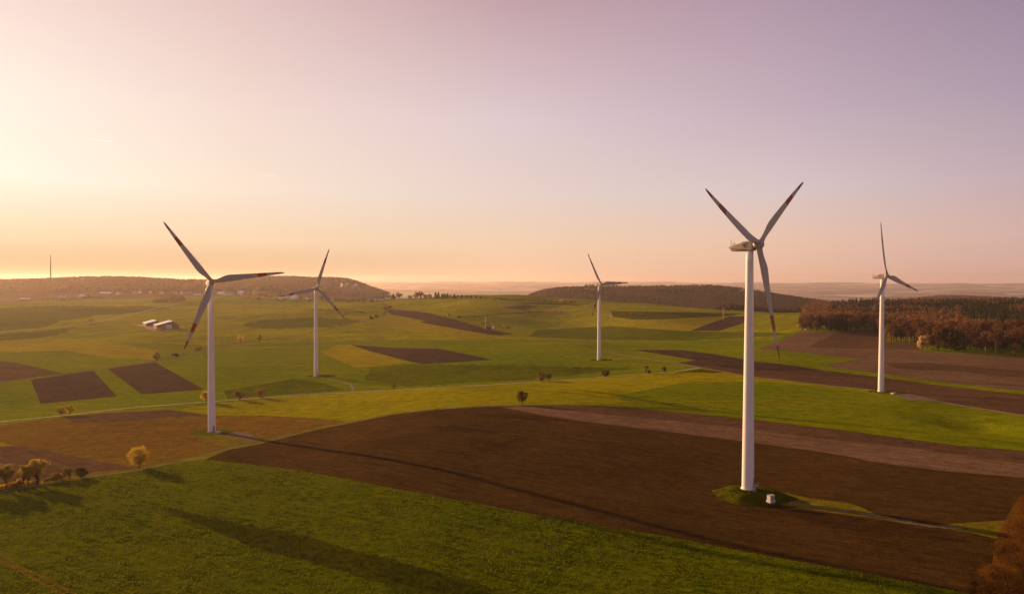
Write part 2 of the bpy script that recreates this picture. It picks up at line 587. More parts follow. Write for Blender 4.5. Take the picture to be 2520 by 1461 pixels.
M_BARK = simple('bark', (.065, .036, .018), .95, .25, 3)
M_BARKP = simple('pale_bark', (.20, .12, .07), .95, .25, 3)


def leaf_mat(name, c1, c2, trans=0.4):
    m, nt, b = new_mat(name)
    _, vo = mapping(nt)
    f = noise(nt, vo, .35, 3, .6)
    oi = N(nt, 'ShaderNodeObjectInfo')
    c = mix(nt, grey(nt, f, 0, 1, .3, .7), c1, c2)
    c = mix(nt, 1.0, c, grey(nt, oi.outputs['Random'], .72, 1.28, 0, 1), 'MULTIPLY')
    nt.links.new(c, b.inputs['Base Color'])
    b.inputs['Roughness'].default_value = .9
    b.inputs['Specular IOR Level'].default_value = .1
    t = N(nt, 'ShaderNodeBsdfTranslucent')
    nt.links.new(c, t.inputs['Color'])
    ms = N(nt, 'ShaderNodeMixShader'); ms.inputs[0].default_value = trans
    out = nt.nodes['Material Output']
    nt.links.new(b.outputs[0], ms.inputs[1]); nt.links.new(t.outputs[0], ms.inputs[2])
    nt.links.new(ms.outputs[0], out.inputs['Surface'])
    return m


L = {
    'gold': leaf_mat('golden_leaves', (.33, .235, .025), (.43, .30, .032), .6),
    'orange': leaf_mat('copper_leaves', (.30, .12, .018), (.38, .17, .02), .45),
    'olive': leaf_mat('olive_leaves', (.20, .14, .02), (.28, .18, .025), .4),
    'brown': leaf_mat('brown_twigs', (.14, .068, .030), (.19, .095, .038), .3),
    'rust': leaf_mat('rusty_twigs', (.125, .058, .020), (.185, .085, .026), .3),
    'copper': leaf_mat('dark_copper_leaves', (.12, .050, .006), (.165, .072, .008), .4),
    'dark': leaf_mat('dark_green_needles', (.020, .022, .007), (.034, .034, .010), .1),
    'bush': leaf_mat('dark_bush_leaves', (.09, .07, .015), (.13, .09, .02), .3),
    'crop': leaf_mat('crop_leaves', (.10, .125, .0014), (.16, .155, .002), .45),
    'crop_shade': leaf_mat('shade_band_leaves', (.040, .054, .001), (.058, .066, .0014), .35),  # darker leaf copy for the painted shadow band
    'tan': leaf_mat('tan_twigs', (.22, .145, .032), (.29, .19, .042), .45),
    'weed': leaf_mat('weeds', (.06, .075, .004), (.10, .10, .006), .4),
    'hillb': leaf_mat('hillside_twigs', (.16, .072, .036), (.20, .092, .045), .3),
    'pale': leaf_mat('pale_blossom', (.50, .36, .16), (.58, .42, .2), .4),
    'green': leaf_mat('fresh_leaves', (.24, .20, .015), (.32, .25, .02), .5),
}
# ---- ground -------------------------------------------------------


def subdiv(poly, step=22.0, closed=True):
    out = []
    m = len(poly)
    for i in range(m if closed else m - 1):
        a, b = poly[i], poly[(i + 1) % m]
        k = max(1, int(math.hypot(b[0] - a[0], b[1] - a[1]) / step))
        for j in range(k):
            out.append((a[0] + (b[0] - a[0]) * j / k, a[1] + (b[1] - a[1]) * j / k))
    if not closed: out.append(poly[-1])
    return out


def smooth_line(pts, step=18.0):
    P = [np.array(p, float) for p in pts]
    P = [2 * P[0] - P[1]] + P + [2 * P[-1] - P[-2]]
    out = []
    for i in range(1, len(P) - 2):
        p0, p1, p2, p3 = P[i - 1:i + 3]
        k = max(1, int(np.linalg.norm(p2 - p1) / step))
        for j in range(k):
            t = j / k
            out.append(tuple(0.5 * ((2 * p1) + (-p0 + p2) * t + (2 * p0 - 5 * p1 + 4 * p2 - p3) * t * t + (-p0 + 3 * p1 - 3 * p2 + p3) * t ** 3)))
    out.append(tuple(P[-2]))
    return out


FIELDS = []      # (object name, material key, world polygon)  later ones win


def rough(poly, amp=5.0, step=9.0):
    rg = np.random.default_rng(3)
    return [(a + rg.normal() * amp, b + rg.normal() * amp * .35) for a, b in subdiv(poly, step)]


def field(name, mat, poly, step=22.0):
    w = hits(subdiv(poly, step))
    FIELDS.append((name, mat, [(p[0], p[1]) for p in w]))


def strip(name, mat, line, width, step=18.0, jit=0.0):
    w = hits(smooth_line(line, step))
    c = [Vector((p[0], p[1])) for p in w]
    l, r_ = [], []
    for i, p in enumerate(c):
        d = (c[min(i + 1, len(c) - 1)] - c[max(i - 1, 0)]).normalized()
        nn = Vector((-d.y, d.x))
        wd = width * (1 + jit * random.uniform(-1, 1)) / 2
        l.append(tuple(p + nn * wd)); r_.append(tuple(p - nn * wd))
    FIELDS.append((name, mat, l + r_[::-1]))


# distance bands of grass (far meadow texture is coarser)
field('meadow', 'grass_far', [(-250, 830), (300, 842), (560, 850), (900, 838), (1250, 835), (1500, 838), (1900, 838), (2000, 800), (2100, 772), (1950, 776), (1850, 769), (1750, 761), (1600, 751), (1450, 744), (1300, 739), (1200, 736), (1050, 736.5), (900, 742), (700, 747), (450, 746), (250, 749), (0, 750), (-250, 752)], 30)
# foreground crop
FG = [(-260, 1262), (0, 1211), (112, 1191), (206, 1176), (326, 1159), (412, 1142), (500, 1130), (560, 1136), (700, 1152), (850, 1177), (1000, 1207), (1160, 1236), (1300, 1262), (1500, 1297), (1640, 1319), (1800, 1350), (2000, 1387), (2150, 1414), (2350, 1452), (2420, 1466), (2700, 1540), (2700, 2600), (-260, 2600)]
field('grass_field', 'near_grass', FG)
# bright swell between the paths
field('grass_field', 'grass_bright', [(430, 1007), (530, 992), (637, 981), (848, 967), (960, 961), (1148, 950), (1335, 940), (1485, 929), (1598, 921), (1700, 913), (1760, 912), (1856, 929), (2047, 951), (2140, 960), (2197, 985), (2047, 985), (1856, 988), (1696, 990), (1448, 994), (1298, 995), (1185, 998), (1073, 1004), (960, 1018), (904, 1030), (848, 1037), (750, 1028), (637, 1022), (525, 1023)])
field('grass_field', 'grass', [(1490, 996), (1696, 991), (1856, 989), (2047, 986), (2197, 986), (2347, 996), (2520, 1024), (2800, 1070), (2800, 1150), (2520, 1109), (2360, 1096), (2234, 1079), (2047, 1055), (1856, 1032), (1672, 1014)])
field('grass_field', 'grass', [(1700, 938), (1900, 940), (2120, 962), (2197, 984), (1960, 985), (1740, 986), (1560, 990), (1500, 975)])
# big ploughed slope
SB = [(500, 1131), (562, 1106), (637, 1092), (712, 1073), (787, 1055), (848, 1043), (904, 1032), (960, 1020), (1073, 1007), (1185, 1000), (1298, 997), (1448, 996), (1560, 1003), (1672, 1014), (1856, 1032), (2047, 1055), (2234, 1079), (2360, 1096), (2520, 1109), (2800, 1150), (2800, 1560), (2420, 1465), (2350, 1452), (2150, 1414), (2000, 1387), (1800, 1350), (1640, 1319), (1500, 1297), (1300, 1262), (1160, 1236), (1000, 1207), (850, 1177), (700, 1152), (560, 1136)]
field('ploughed_field', 'soil_dark', SB)
field('ploughed_field', 'soil_mid', rough([(1298, 998), (1448, 997), (1560, 1004), (1672, 1015), (1856, 1033), (2047, 1056), (2234, 1080), (2360, 1097), (2520, 1110), (2800, 1152), (2800, 1190), (2520, 1140), (2422, 1129), (2234, 1101), (2047, 1080), (1856, 1057), (1672, 1037), (1485, 1018)], .8, 14), 60)
field('ploughed_field', 'soil_light', rough([(1230, 1000), (1298, 998.5), (1485, 1018), (1672, 1037), (1856, 1057), (2047, 1080), (2234, 1101), (2422, 1129), (2520, 1140), (2800, 1190), (2800, 1225), (2520, 1174), (2310, 1157), (2160, 1137), (2047, 1115), (1856, 1089), (1672, 1065), (1485, 1042), (1350, 1024)], 1.0, 14), 60)
G['soil_patch'] = ground_mat('patch_soil', (.040, .021, .006), (.055, .030, .009), -37, .6, .22, 1.6, .7, .0, .02)  # darker soil tone for irregular patches
field('ploughed_field', 'soil_patch', rough([(1040, 1047), (1110, 1045), (1190, 1056), (1260, 1064), (1150, 1063), (1080, 1060)], 3, 14), 60)
field('ploughed_field', 'soil_patch', rough([(1150, 1016), (1300, 1020), (1420, 1034), (1330, 1036), (1200, 1027)], 4, 14), 60)
field('ploughed_field', 'soil_patch', rough([(1900, 1246), (2150, 1276), (2300, 1304), (2400, 1335), (2300, 1330), (2000, 1290)], 5, 14), 60)
field('grass_field', 'verge', [(2283, 1292), (2366, 1286), (2475, 1279), (2530, 1282), (2530, 1340), (2469, 1327), (2444, 1323), (2370, 1306)])
field('brushland', 'brush_ground', [(2408, 1461), (2440, 1400), (2450, 1330), (2478, 1270), (2505, 1225), (2540, 1200), (2900, 1260), (2900, 1700), (2500, 1600)])
field('grass_field', 'verge', [(1850, 1226), (1880, 1207), (1940, 1212), (1995, 1226), (2088, 1237), (2120, 1247), (2150, 1262), (2235, 1281), (2290, 1291), (2300, 1295), (2235, 1288), (2160, 1274), (2047, 1261), (1953, 1245), (1860, 1234)])
strip('gravel_path', 'dirt', [(1912, 1229), (1991, 1243), (2085, 1257), (2160, 1268), (2235, 1283), (2290, 1293), (2370, 1300)], 1.7, jit=.35)
# left stubble and bare fields
field('stubble_field', 'stubble', [(-260, 1075), (0, 1046), (150, 1026), (262, 1015), (412, 1008), (525, 1022), (637, 1021), (750, 1027), (848, 1035), (850, 1040), (787, 1050), (712, 1068), (637, 1087), (562, 1100), (487, 1121), (412, 1137), (326, 1153), (206, 1168), (112, 1182), (0, 1202), (-260, 1250)])
field('ploughed_field', 'soil_mid', [(-260, 1100), (0, 1097), (67, 1099), (150, 1115), (225, 1130), (307, 1145), (330, 1150), (221, 1161), (112, 1176), (0, 1193), (-260, 1240)])
field('ploughed_field', 'soil_mid', [(160, 1026), (262, 1015), (412, 1008), (525, 1022), (430, 1024), (300, 1036), (180, 1040)])
field('grass_field', 'grass_bright', [(-260, 1080), (0, 1088), (32, 1096), (0, 1097.5), (-260, 1100)])
field('grass_field', 'verge', [(480, 1072), (520, 1062), (560, 1070), (600, 1080), (640, 1086), (600, 1094), (560, 1098), (500, 1085)])
field('gravel_pad', 'dirt', [(540, 1068), (580, 1062), (605, 1062), (628, 1075), (640, 1081), (620, 1084), (585, 1076), (556, 1073)])
strip('verge', 'verge', [(-260, 1252), (0, 1206), (112, 1186), (206, 1171), (326, 1154), (412, 1137), (487, 1120), (562, 1099), (637, 1086), (712, 1067), (787, 1049)], 3.2, jit=.3)
strip('farm_track', 'dirt', [(-260, 1258), (0, 1209), (112, 1189), (206, 1174), (326, 1157), (412, 1140), (487, 1123), (562, 1103), (637, 1089.5), (712, 1070.5), (787, 1052), (848, 1040), (904, 1030), (960, 1017), (1073, 1004), (1185, 997.5), (1298, 994.5), (1448, 993.5)], 2.0)
strip('farm_track', 'verge', [(1448, 993.5), (1696, 989.5), (1856, 987), (2047, 984), (2200, 985), (2260, 987)], 1.6)
# tractor wheel marks
strip('wheel_mark', 'stubble', [(-200, 1290), (0, 1377), (47, 1402), (93, 1428), (155, 1462), (230, 1506)], .7, jit=.4)
strip('wheel_mark', 'stubble', [(-200, 1276), (0, 1362), (39, 1388), (109, 1421), (168, 1452), (240, 1490)], .7, jit=.4)
field('grass_field', 'shade_band', rough([(360, 1236), (470, 1262), (562, 1283), (750, 1318), (848, 1345), (1035, 1397), (1223, 1449), (1265, 1463), (1600, 1560), (1300, 1560), (1017, 1463), (848, 1404), (637, 1352), (520, 1302), (430, 1266)]), 60)  # long diagonal shadow across the near field, painted as darker grass
# plots on the left plain
field('ploughed_field', 'soil_far', [(76, 934), (230, 912), (288, 975), (100, 993)])
field('ploughed_field', 'soil_far', [(265, 907), (381, 890.5), (502, 958), (349, 969.5)])
field('ploughed_field', 'soil_mid', [(-200, 870), (0, 887), (54, 895), (156, 918), (0, 938), (-200, 965)])
field('grass_field', 'grass_mid', rough([(-200, 760), (0, 757), (120, 752), (330, 752), (420, 757), (350, 768), (230, 776), (150, 790), (100, 806), (0, 814), (-200, 818)], 3), 60)  # shade of the upper left hollow put into the grass colour
field('grass_field', 'grass_mid', rough([(590, 800), (640, 788), (760, 781), (890, 787), (880, 793), (800, 806), (640, 808)], 3), 60)  # shaded slope painted as darker grass
field('grass_field', 'grass_mid', rough([(-200, 830), (0, 822), (100, 815), (190, 804), (150, 822), (60, 836), (0, 842)], 3), 60)  # lower end of the left hollow, its shade painted in
field('grass_field', 'grass_mid', [(1320, 812), (1500, 802), (1700, 815), (1900, 818), (1950, 822), (1700, 838), (1450, 835), (1300, 828)])
field('grass_field', 'grass_olive', [(1640, 787), (1795, 779), (1699, 813), (1590, 808)])
field('grass_field', 'grass_mid', rough([(905, 906), (1010, 895), (1400, 902), (1560, 906), (1300, 934), (1000, 950), (900, 936)], 3), 60)
field('grass_field', 'grass_mid', [(550, 962), (720, 932), (790, 940), (850, 960), (700, 970), (560, 980)])
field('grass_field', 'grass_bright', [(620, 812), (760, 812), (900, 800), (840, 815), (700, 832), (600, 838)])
field('grass_field', 'grass_olive', [(903, 790), (1032, 793), (1203, 823), (1150, 833), (1000, 812)])
field('grass_field', 'grass_olive', [(833, 847), (866, 848), (1005, 891), (874, 904), (788, 866)])
field('grass_field', 'grass_olive', [(0, 838), (120, 830), (280, 842), (390, 862), (380, 884), (270, 880), (160, 862), (0, 868)])
field('ploughed_field', 'soil_far', [(864, 848), (960, 855), (1082, 857.5), (1214, 885), (1040, 896), (989, 884), (908, 863)])
field('ploughed_field', 'soil_far', [(953, 764), (962, 760), (1056, 770.5), (1123, 787), (1190, 807), (1239, 817.5), (1265, 821.5), (1233, 825), (1203, 823), (1069, 799), (1032, 792), (1050, 790), (962, 773)])
field('ploughed_field', 'soil_far', [(1699, 813), (1795, 778.5), (1860, 778), (1826, 796), (1771, 814)])
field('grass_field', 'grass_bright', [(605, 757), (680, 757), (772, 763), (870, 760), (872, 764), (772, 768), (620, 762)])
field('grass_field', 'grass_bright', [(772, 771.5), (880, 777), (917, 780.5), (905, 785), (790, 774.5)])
field('grass_field', 'grass_dark', [(1500, 765), (1700, 769), (1830, 771), (1800, 776), (1640, 785), (1560, 786), (1510, 779)])
field('grass_field', 'grass_dark', [(1660, 915), (1730, 908), (1790, 916), (1760, 917)])  # shadowed hollow below the track junction, painted as dark grass
field('ploughed_field', 'soil_mid', [(1235, 756), (1290, 750), (1330, 754), (1290, 762)], 10)
field('grass_field', 'grass_dark', [(1265, 745), (1330, 744.5), (1430, 749), (1420, 751), (1330, 748)], 10)
# right hand fields
field('ploughed_field', 'soil_mid', [(1557, 860), (1680, 861), (1760, 871), (1868, 890), (1948, 898), (2029, 911), (2160, 927), (2323, 949), (2520, 970), (2800, 1010), (2800, 1075), (2520, 1021), (2347, 993), (2140, 957), (2047, 948), (1856, 926), (1723, 903), (1667, 892), (1712, 886)])
field('ploughed_field', 'soil_far', [(1557, 860), (1680, 861), (1760, 871), (1868, 890), (1948, 898), (2029, 911), (1960, 912), (1850, 912), (1723, 896), (1690, 893), (1712, 886)])
field('ploughed_field', 'soil_light', [(1868, 856), (1905, 845), (1970, 817), (2163, 816), (2181, 841), (2256, 843), (2264, 862), (2323, 868), (2520, 878), (2800, 900), (2800, 1000), (2520, 962), (2323, 940.5), (2160, 918), (2055, 904), (2029, 897), (2117, 883), (2055, 876), (1948, 864), (1868, 859)])
field('ploughed_field', 'soil_mid', [(1986, 855), (2055, 820), (2100, 812), (2163, 810), (2181, 841), (2256, 843), (2264, 860), (2163, 858)])
field('ploughed_field', 'soil_mid', rough([(2170, 890), (2300, 893), (2520, 912), (2800, 935), (2800, 960), (2520, 930), (2350, 914), (2200, 905)], 1.5, 14), 60)
field('grass_field', 'grass_dark', [(2350, 868.5), (2520, 876), (2800, 896), (2800, 902), (2520, 881)], 20)
strip('farm_track', 'dirt', [(1868, 857), (2000, 857), (2163, 859), (2264, 865), (2340, 869)], 2.2)
strip('farm_track', 'gravel', [(1482, 861), (1522, 871), (1576, 880), (1629, 888), (1683, 896), (1723, 904), (1790, 916), (1856, 927), (2047, 949), (2140, 958), (2240, 973), (2347, 994), (2520, 1022), (2800, 1072)], 2.4)
strip('farm_track', 'verge', [(938, 744), (950, 751), (960, 757), (1042, 768), (1100, 779), (1160, 795), (1200, 807), (1227, 812), (1268, 820), (1308, 826), (1361, 836), (1428, 849), (1482, 861)], 4.0, 14)
strip('farm_track', 'gravel', [(1495, 885), (1530, 882), (1576, 880)], 2.5)
field('gravel_pad', 'dirt', [(2195, 968), (2240, 968), (2290, 980), (2330, 990), (2290, 987), (2235, 984), (2215, 978)])
strip('gravel_path', 'gravel', [(812, 932), (841, 938), (864, 946), (869, 959)], 1.8)
# roads
strip('road', 'road', [(-300, 1067), (0, 1037), (150, 1022), (300, 1005), (450, 992.5), (530, 986.5), (637, 979), (750, 971), (848, 965.5), (960, 960), (1148, 949), (1335, 938.5), (1485, 927), (1598, 919), (1660, 914), (1723, 904)], 3.0)
_lane = [(-200, 966), (0, 939), (161, 920), (262, 906), (383, 888), (429, 876), (509, 857), (587, 844), (652, 836), (774, 817), (868, 795), (914, 785), (945, 774), (959, 757)]
strip('verge', 'grass_dark', _lane, 6.5, 14, jit=.3)
strip('lane', 'gravel', _lane, 2.6, 14)
strip('road', 'road', [(-200, 830), (0, 817), (94, 809), (187, 799), (228, 793), (321, 774), (402, 754), (455, 743)], 5.0, 14)
field('farm_yard', 'road', [(326, 800), (345, 798.5), (376, 800), (402, 803), (440, 803), (453, 802.5), (453, 804.5), (419, 811), (397, 815), (372, 812), (360, 809.5), (357, 804)], 8)


def inside(poly, x, y):
    c = np.zeros(len(x), bool)
    m = len(poly)
    for i in range(m):
        x0, y0 = poly[i]; x1, y1 = poly[(i + 1) % m]
        t = ((y0 > y) != (y1 > y))
        c ^= t & (x < (x1 - x0) * (y - y0) / ((y1 - y0) if y1 != y0 else 1e-9) + x0)
    return c


def ground():
    # scattered terrain vertices, dense in front, coarse behind
    rr = []
    r0 = 60.0
    while r0 < 2900:
        rr.append(r0)
        r0 *= 1.021
    R1 = rr[-1]
    fine = np.radians(np.arange(-48, 48.01, 0.62))
    coarse = np.radians(np.concatenate([np.arange(52, 308, 8.0)]))
    pts = [(0.0, 0.0), (-20, -20), (20, -20), (25, 25), (-25, 25)]
    for i, r_ in enumerate(rr):
        j = 0.5 * (i % 2) * math.radians(0.62)
        aa = fine + j if i < len(rr) - 1 else fine
        for a in aa: pts.append((r_ * math.sin(a), r_ * math.cos(a)))
        if i % 6 == 0 or i == len(rr) - 1:
            for a in coarse: pts.append((r_ * math.sin(a), r_ * math.cos(a)))
    V = [Vector(p) for p in pts]
    faces = []
    for nm, mt, poly in FIELDS:
        ar = sum(poly[i][0] * poly[(i + 1) % len(poly)][1] - poly[(i + 1) % len(poly)][0] * poly[i][1] for i in range(len(poly)))
        if ar < 0: poly = poly[::-1]
        b = len(V)
        V += [Vector(p) for p in poly]
        faces.append(list(range(b, b + len(poly))))
    ov, oe, of, _, _, orig = delaunay_2d_cdt(V, [], faces, 0, 1e-3, True)
    xy = np.array([(v.x, v.y) for v in ov])
    z = height(xy[:, 0], xy[:, 1])
    co = np.column_stack([xy, z])
    e = 1.5
    nx = (height(xy[:, 0] - e, xy[:, 1]) - height(xy[:, 0] + e, xy[:, 1])) / (2 * e)
    ny = (height(xy[:, 0], xy[:, 1] - e) - height(xy[:, 0], xy[:, 1] + e)) / (2 * e)
    nor = np.column_stack([nx, ny, np.ones(len(nx))])
    nor /= np.linalg.norm(nor, axis=1)[:, None]
    tri = np.array(of, int)
    # keep faces pointing up
    a, b, c = co[tri[:, 0]], co[tri[:, 1]], co[tri[:, 2]]
    cz = (b[:, 0] - a[:, 0]) * (c[:, 1] - a[:, 1]) - (b[:, 1] - a[:, 1]) * (c[:, 0] - a[:, 0])
    tri[cz < 0] = tri[cz < 0][:, ::-1]
    cen = co[tri].mean(1)
    own = np.full(len(tri), -1)
    for k, (nm, mt, poly) in enumerate(FIELDS):
        pa = np.array(poly)
        lo, hi = pa.min(0), pa.max(0)
        cand = np.where((cen[:, 0] >= lo[0]) & (cen[:, 0] <= hi[0]) & (cen[:, 1] >= lo[1]) & (cen[:, 1] <= hi[1]))[0]
        if len(cand): own[cand[inside(poly, cen[cand, 0], cen[cand, 1])]] = k
    out = {}
    for k in range(-1, len(FIELDS)):
        sel = tri[own == k]
        if not len(sel): continue
        used, inv = np.unique(sel, return_inverse=True)
        name, mt = ('ground', 'grass') if k < 0 else FIELDS[k][:2]
        me = mesh_np(name, co[used], [inv.reshape(-1, 3)], [G[mt]], smooth=True)
        me.normals_split_custom_set_from_vertices([tuple(v) for v in nor[used]])
        o = link(name, me)
        tag(o, kind='structure')
        out[k] = o
    return R1


R1 = ground()


def outer():
    aa = np.radians(np.arange(-55, 55.01, 0.42))
    rr = []
    r_ = R1 - 25
    while r_ < 30000:
        rr.append(r_); r_ *= 1.012 if r_ < 6000 else 1.02
    rr = np.array(rr)
    Rg, Ag = np.meshgrid(rr, aa, indexing='ij')
    x, y = Rg * np.sin(Ag), Rg * np.cos(Ag)
    z = height(x, y)
    z[0] -= 3.0     # first ring tucks under the edge of the fields
    V = np.column_stack([x.ravel(), y.ravel(), z.ravel()])
    nr, na = Rg.shape
    i = np.arange(nr - 1)[:, None] * na + np.arange(na - 1)[None]
    q = np.stack([i, i + 1, i + na + 1, i + na], -1).reshape(-1, 4)[:, ::-1]
    cut = int(np.argmax(rr > 5200)) * (na - 1)
    for nm, mt, f in (('hills', M_HILL, q[:cut]), ('lowland', M_PLAIN, q[cut:])):
        used, inv = np.unique(f, return_inverse=True)
        me = mesh_np(nm, V[used], [inv.reshape(-1, 4)], [mt], smooth=True)
        tag(link(nm, me), kind='structure')


def plain_mat():
    m, nt, b = new_mat('lowland_fields')
    v, vo = mapping(nt, 0.3, (1, 1, 1))
    vor = N(nt, 'ShaderNodeTexVoronoi'); vor.inputs['Scale'].default_value = 0.0016
    nt.links.new(v, vor.inputs['Vector'])
    sp = N(nt, 'ShaderNodeSeparateColor'); nt.links.new(vor.outputs['Color'], sp.inputs[0])
    c = ramp(nt, sp.outputs[0], [(0, (.10, .08, .045)), (.35, (.36, .27, .20)), (.6, (.58, .44, .34)), (.8, (.10, .08, .06)), (1, (.78, .62, .50))])
    w = noise(nt, vo, .0007, 5, .65)
    c = mix(nt, grey(nt, w, 0, 1, .46, .56), c, (.08, .065, .055))
    nt.links.new(c, b.inputs['Base Color'])
    b.inputs['Roughness'].default_value = 1.0
    b.inputs['Specular IOR Level'].default_value = 0.0
    return m


M_PLAIN = plain_mat()
M_HILL = ground_mat('hill_floor', (.09, .05, .022), (.13, .075, .03), 0, .1, .8, .08, .05, .0, .004)
outer()


# ------------------------------------------------------------------ trees
def rand_quads(C, size, rg, flat=0.0, up=None):
    """one random small quad at each centre"""
    m = len(C)
    a = rg.normal(size=(m, 3)); a /= np.linalg.norm(a, axis=1)[:, None]
    b = np.cross(a, rg.normal(size=(m, 3))); b /= np.linalg.norm(b, axis=1)[:, None]
    s = (size * rg.uniform(.6, 1.4, size=(m, 1)))
    s2 = s * rg.uniform(.35, .8, size=(m, 1))
    V = np.stack([C - a * s - b * s2 * .3, C + b * s2, C + a * s + b * s2 * .2, C - b * s2], 1).reshape(-1, 3)
    F = np.arange(4 * m).reshape(m, 4)
    return V, F


def crown_pts(rg, W, H, z0, z1, nclump, nleaf, cl=.17, shape='round', lean=0.0):
    zc, hz = (z0 + z1) / 2, (z1 - z0) / 2
    pts = []
    cens = []
    while len(cens) < nclump:
        p = rg.uniform(-1, 1, 3)
        d = np.linalg.norm(p)
        if d > 1 or d < .35: continue
        if shape == 'vase' and abs(p[2]) < 1 and math.hypot(p[0], p[1]) > .55 + .45 * (p[2] * .5 + .5): continue
        cens.append(np.array([p[0] * W / 2 * .86, p[1] * W / 2 * .86, zc + p[2] * hz * .9]))
    for c in cens:
        sz = W * cl * rg.uniform(.6, 1.3)
        q = rg.normal(size=(nleaf, 3)); q /= np.linalg.norm(q, axis=1)[:, None]
        q *= rg.uniform(.3, 1, size=(nleaf, 1)) ** .5 * sz
        q[:, 2] *= .75
        pts.append(c + q)
    P = np.concatenate(pts)
    P[:, 2] = np.maximum(P[:, 2], z0 * .8)
    return P, cens


TREES = {}


def tree_meshes(kind, H, W, seed, leaf, bark=None, nclump=34, nleaf=60, lsize=None, z0=.22, shape='round', multi=1, cl=.17):
    rg = np.random.default_rng(seed)
    rnd = random.Random(seed)
    P, cens = crown_pts(rg, W, H, H * z0, H, nclump, nleaf, cl, shape)
    V, F = rand_quads(P, lsize or W * .035, rg)
    crown = mesh_np('crown', V, [F], [L[leaf]])
    mb = MB()
    tr = max(.10, H * .028)
    for s in range(multi):
        bx, by = (rnd.uniform(-.12, .12) * W, rnd.uniform(-.12, .12) * W) if multi > 1 else (0, 0)
        top = Vector((bx + rnd.uniform(-.1, .1) * W, by + rnd.uniform(-.1, .1) * W, H * .62))
        f1, f2 = (.35, .7)
        p0 = Vector((bx, by, -.4))
        mb.tube([p0, Vector((bx, by, H * .04)), p0.lerp(top, f1) + Vector((rnd.uniform(-.03, .03) * W, 0, 0)), p0.lerp(top, f2), top], [tr * 1.5, tr * 1.05, tr * .85, tr * .6, tr * .25], 7)
        sel = cens[s::multi]
        for c in sel[:max(8, len(sel) * 2 // 3)]:
            t = rnd.uniform(.3, .85)
            st = p0.lerp(top, t)
            c = Vector(c)
            if c.z < st.z: st = p0.lerp(top, .3)
            md = st.lerp(c, .5) + Vector((0, 0, .04 * H))
            mb.tube([st, md, c], [tr * .38, tr * .24, tr * .08], 5, caps=False)
    trunk = mb.mesh('trunk', [bark or M_BARK])
    return trunk, crown


def conifer_meshes(H, W, seed):
    rg = np.random.default_rng(seed)
    m = 620
    t = rg.uniform(0, 1, m) ** .8
    z = H * (.10 + .90 * t)
    rad = W / 2 * (1 - t) ** .8 * (0.75 + .25 * np.sin(t * 50)) + .15
    a = rg.uniform(0, 2 * np.pi, m)
    rr = rad * rg.uniform(.45, 1.05, m)
    C = np.column_stack([rr * np.cos(a), rr * np.sin(a), z - rr * .25])
    V, F = rand_quads(C, W * .10, rg)
    crown = mesh_np('crown', V, [F], [L['dark']])
    mb = MB()
    mb.tube([(0, 0, -.4), (0, 0, H * .5), (0, 0, H * .97)], [H * .016, H * .011, H * .003], 6)
    return mb.mesh('trunk', [M_BARK]), crown


def plant(name, loc, meshes, label, cat='tree', group=None, scale=1.0, rz=0.0, sz=None):
    r_ = empty(name, loc, rz)
    r_.scale = (scale, scale, sz or scale)
    tag(r_, label, cat, group)
    tr, cr = meshes
    link('trunk', tr, r_)
    link('crown', cr, r_)
    return r_


def px_tree(px, py, hpx, wpx, leaf, label, name='tree', seed=0, group=None, cat='tree', **kw):
    x, y, z = hit(px, py)
    s = y / FPX
    H, W_ = hpx * s, wpx * s
    ms = tree_meshes('t', H, W_, seed + abs(int(px)) * 7, leaf, **kw)
    return plant(name, (x, y, z - .1), ms, label, cat, group)


def sz(px, py, lp=1.4):
    return lp


# near trees on the left
px_tree(342, 1151, 54, 56, 'gold', 'broad golden tree standing alone on the verge of the farm track', 'broadleaf_tree', nclump=60, nleaf=110, lsize=.15, z0=.12, cl=.15)
LG = 'trees in the row at the left edge'
px_tree(14, 1203, 68, 50, 'gold', 'tall forked golden tree at the left end of the row beside the farm track', 'broadleaf_tree', group=LG, nclump=60, nleaf=90, lsize=.17, z0=.30, multi=2, cl=.14)
px_tree(-34, 1210, 66, 50, 'gold', 'golden tree cut off by the left edge of the view', 'broadleaf_tree', group=LG, nclump=50, nleaf=80, lsize=.17, z0=.30, multi=2, cl=.14)
px_tree(64, 1195, 56, 38, 'gold', 'slender golden tree second from the left in the row', 'broadleaf_tree', group=LG, nclump=48, nleaf=80, lsize=.17, z0=.30, multi=2, cl=.14)
px_tree(92, 1191, 64, 56, 'gold', 'widest golden tree of the row with a leaning trunk', 'broadleaf_tree', group=LG, nclump=64, nleaf=90, lsize=.17, z0=.34, shape='vase', multi=2, cl=.14)
px_tree(42, 1199, 22, 26, 'gold', 'low yellow shrub between the trunks of the tall golden trees', 'shrub', cat='shrub', nclump=24, nleaf=60, lsize=.2, z0=.05, multi=3)
px_tree(136, 1184, 23, 22, 'olive', 'small olive shrub just right of the widest golden tree', 'shrub', cat='shrub', nclump=26, nleaf=60, lsize=.18, z0=.1, multi=3)
px_tree(151, 1180, 20, 18, 'gold', 'small golden shrub between two olive shrubs by the track', 'shrub', cat='shrub', nclump=22, nleaf=55, lsize=.18, z0=.1, multi=3)
px_tree(170, 1178, 30, 30, 'olive', 'flat topped olive shrub with several stems by the track', 'shrub', cat='shrub', nclump=30, nleaf=60, lsize=.18, z0=.3, multi=4)
px_tree(202, 1174, 26, 30, 'bush', 'dark round shrub at the right end of the row', 'shrub', cat='shrub', nclump=36, nleaf=70, lsize=.18, z0=.15, multi=3)
px_tree(1285, 996, 38, 32, 'olive', 'round lone tree on the crest of the dark ploughed slope', 'broadleaf_tree', nclump=46, nleaf=80, lsize=.22, z0=.2)
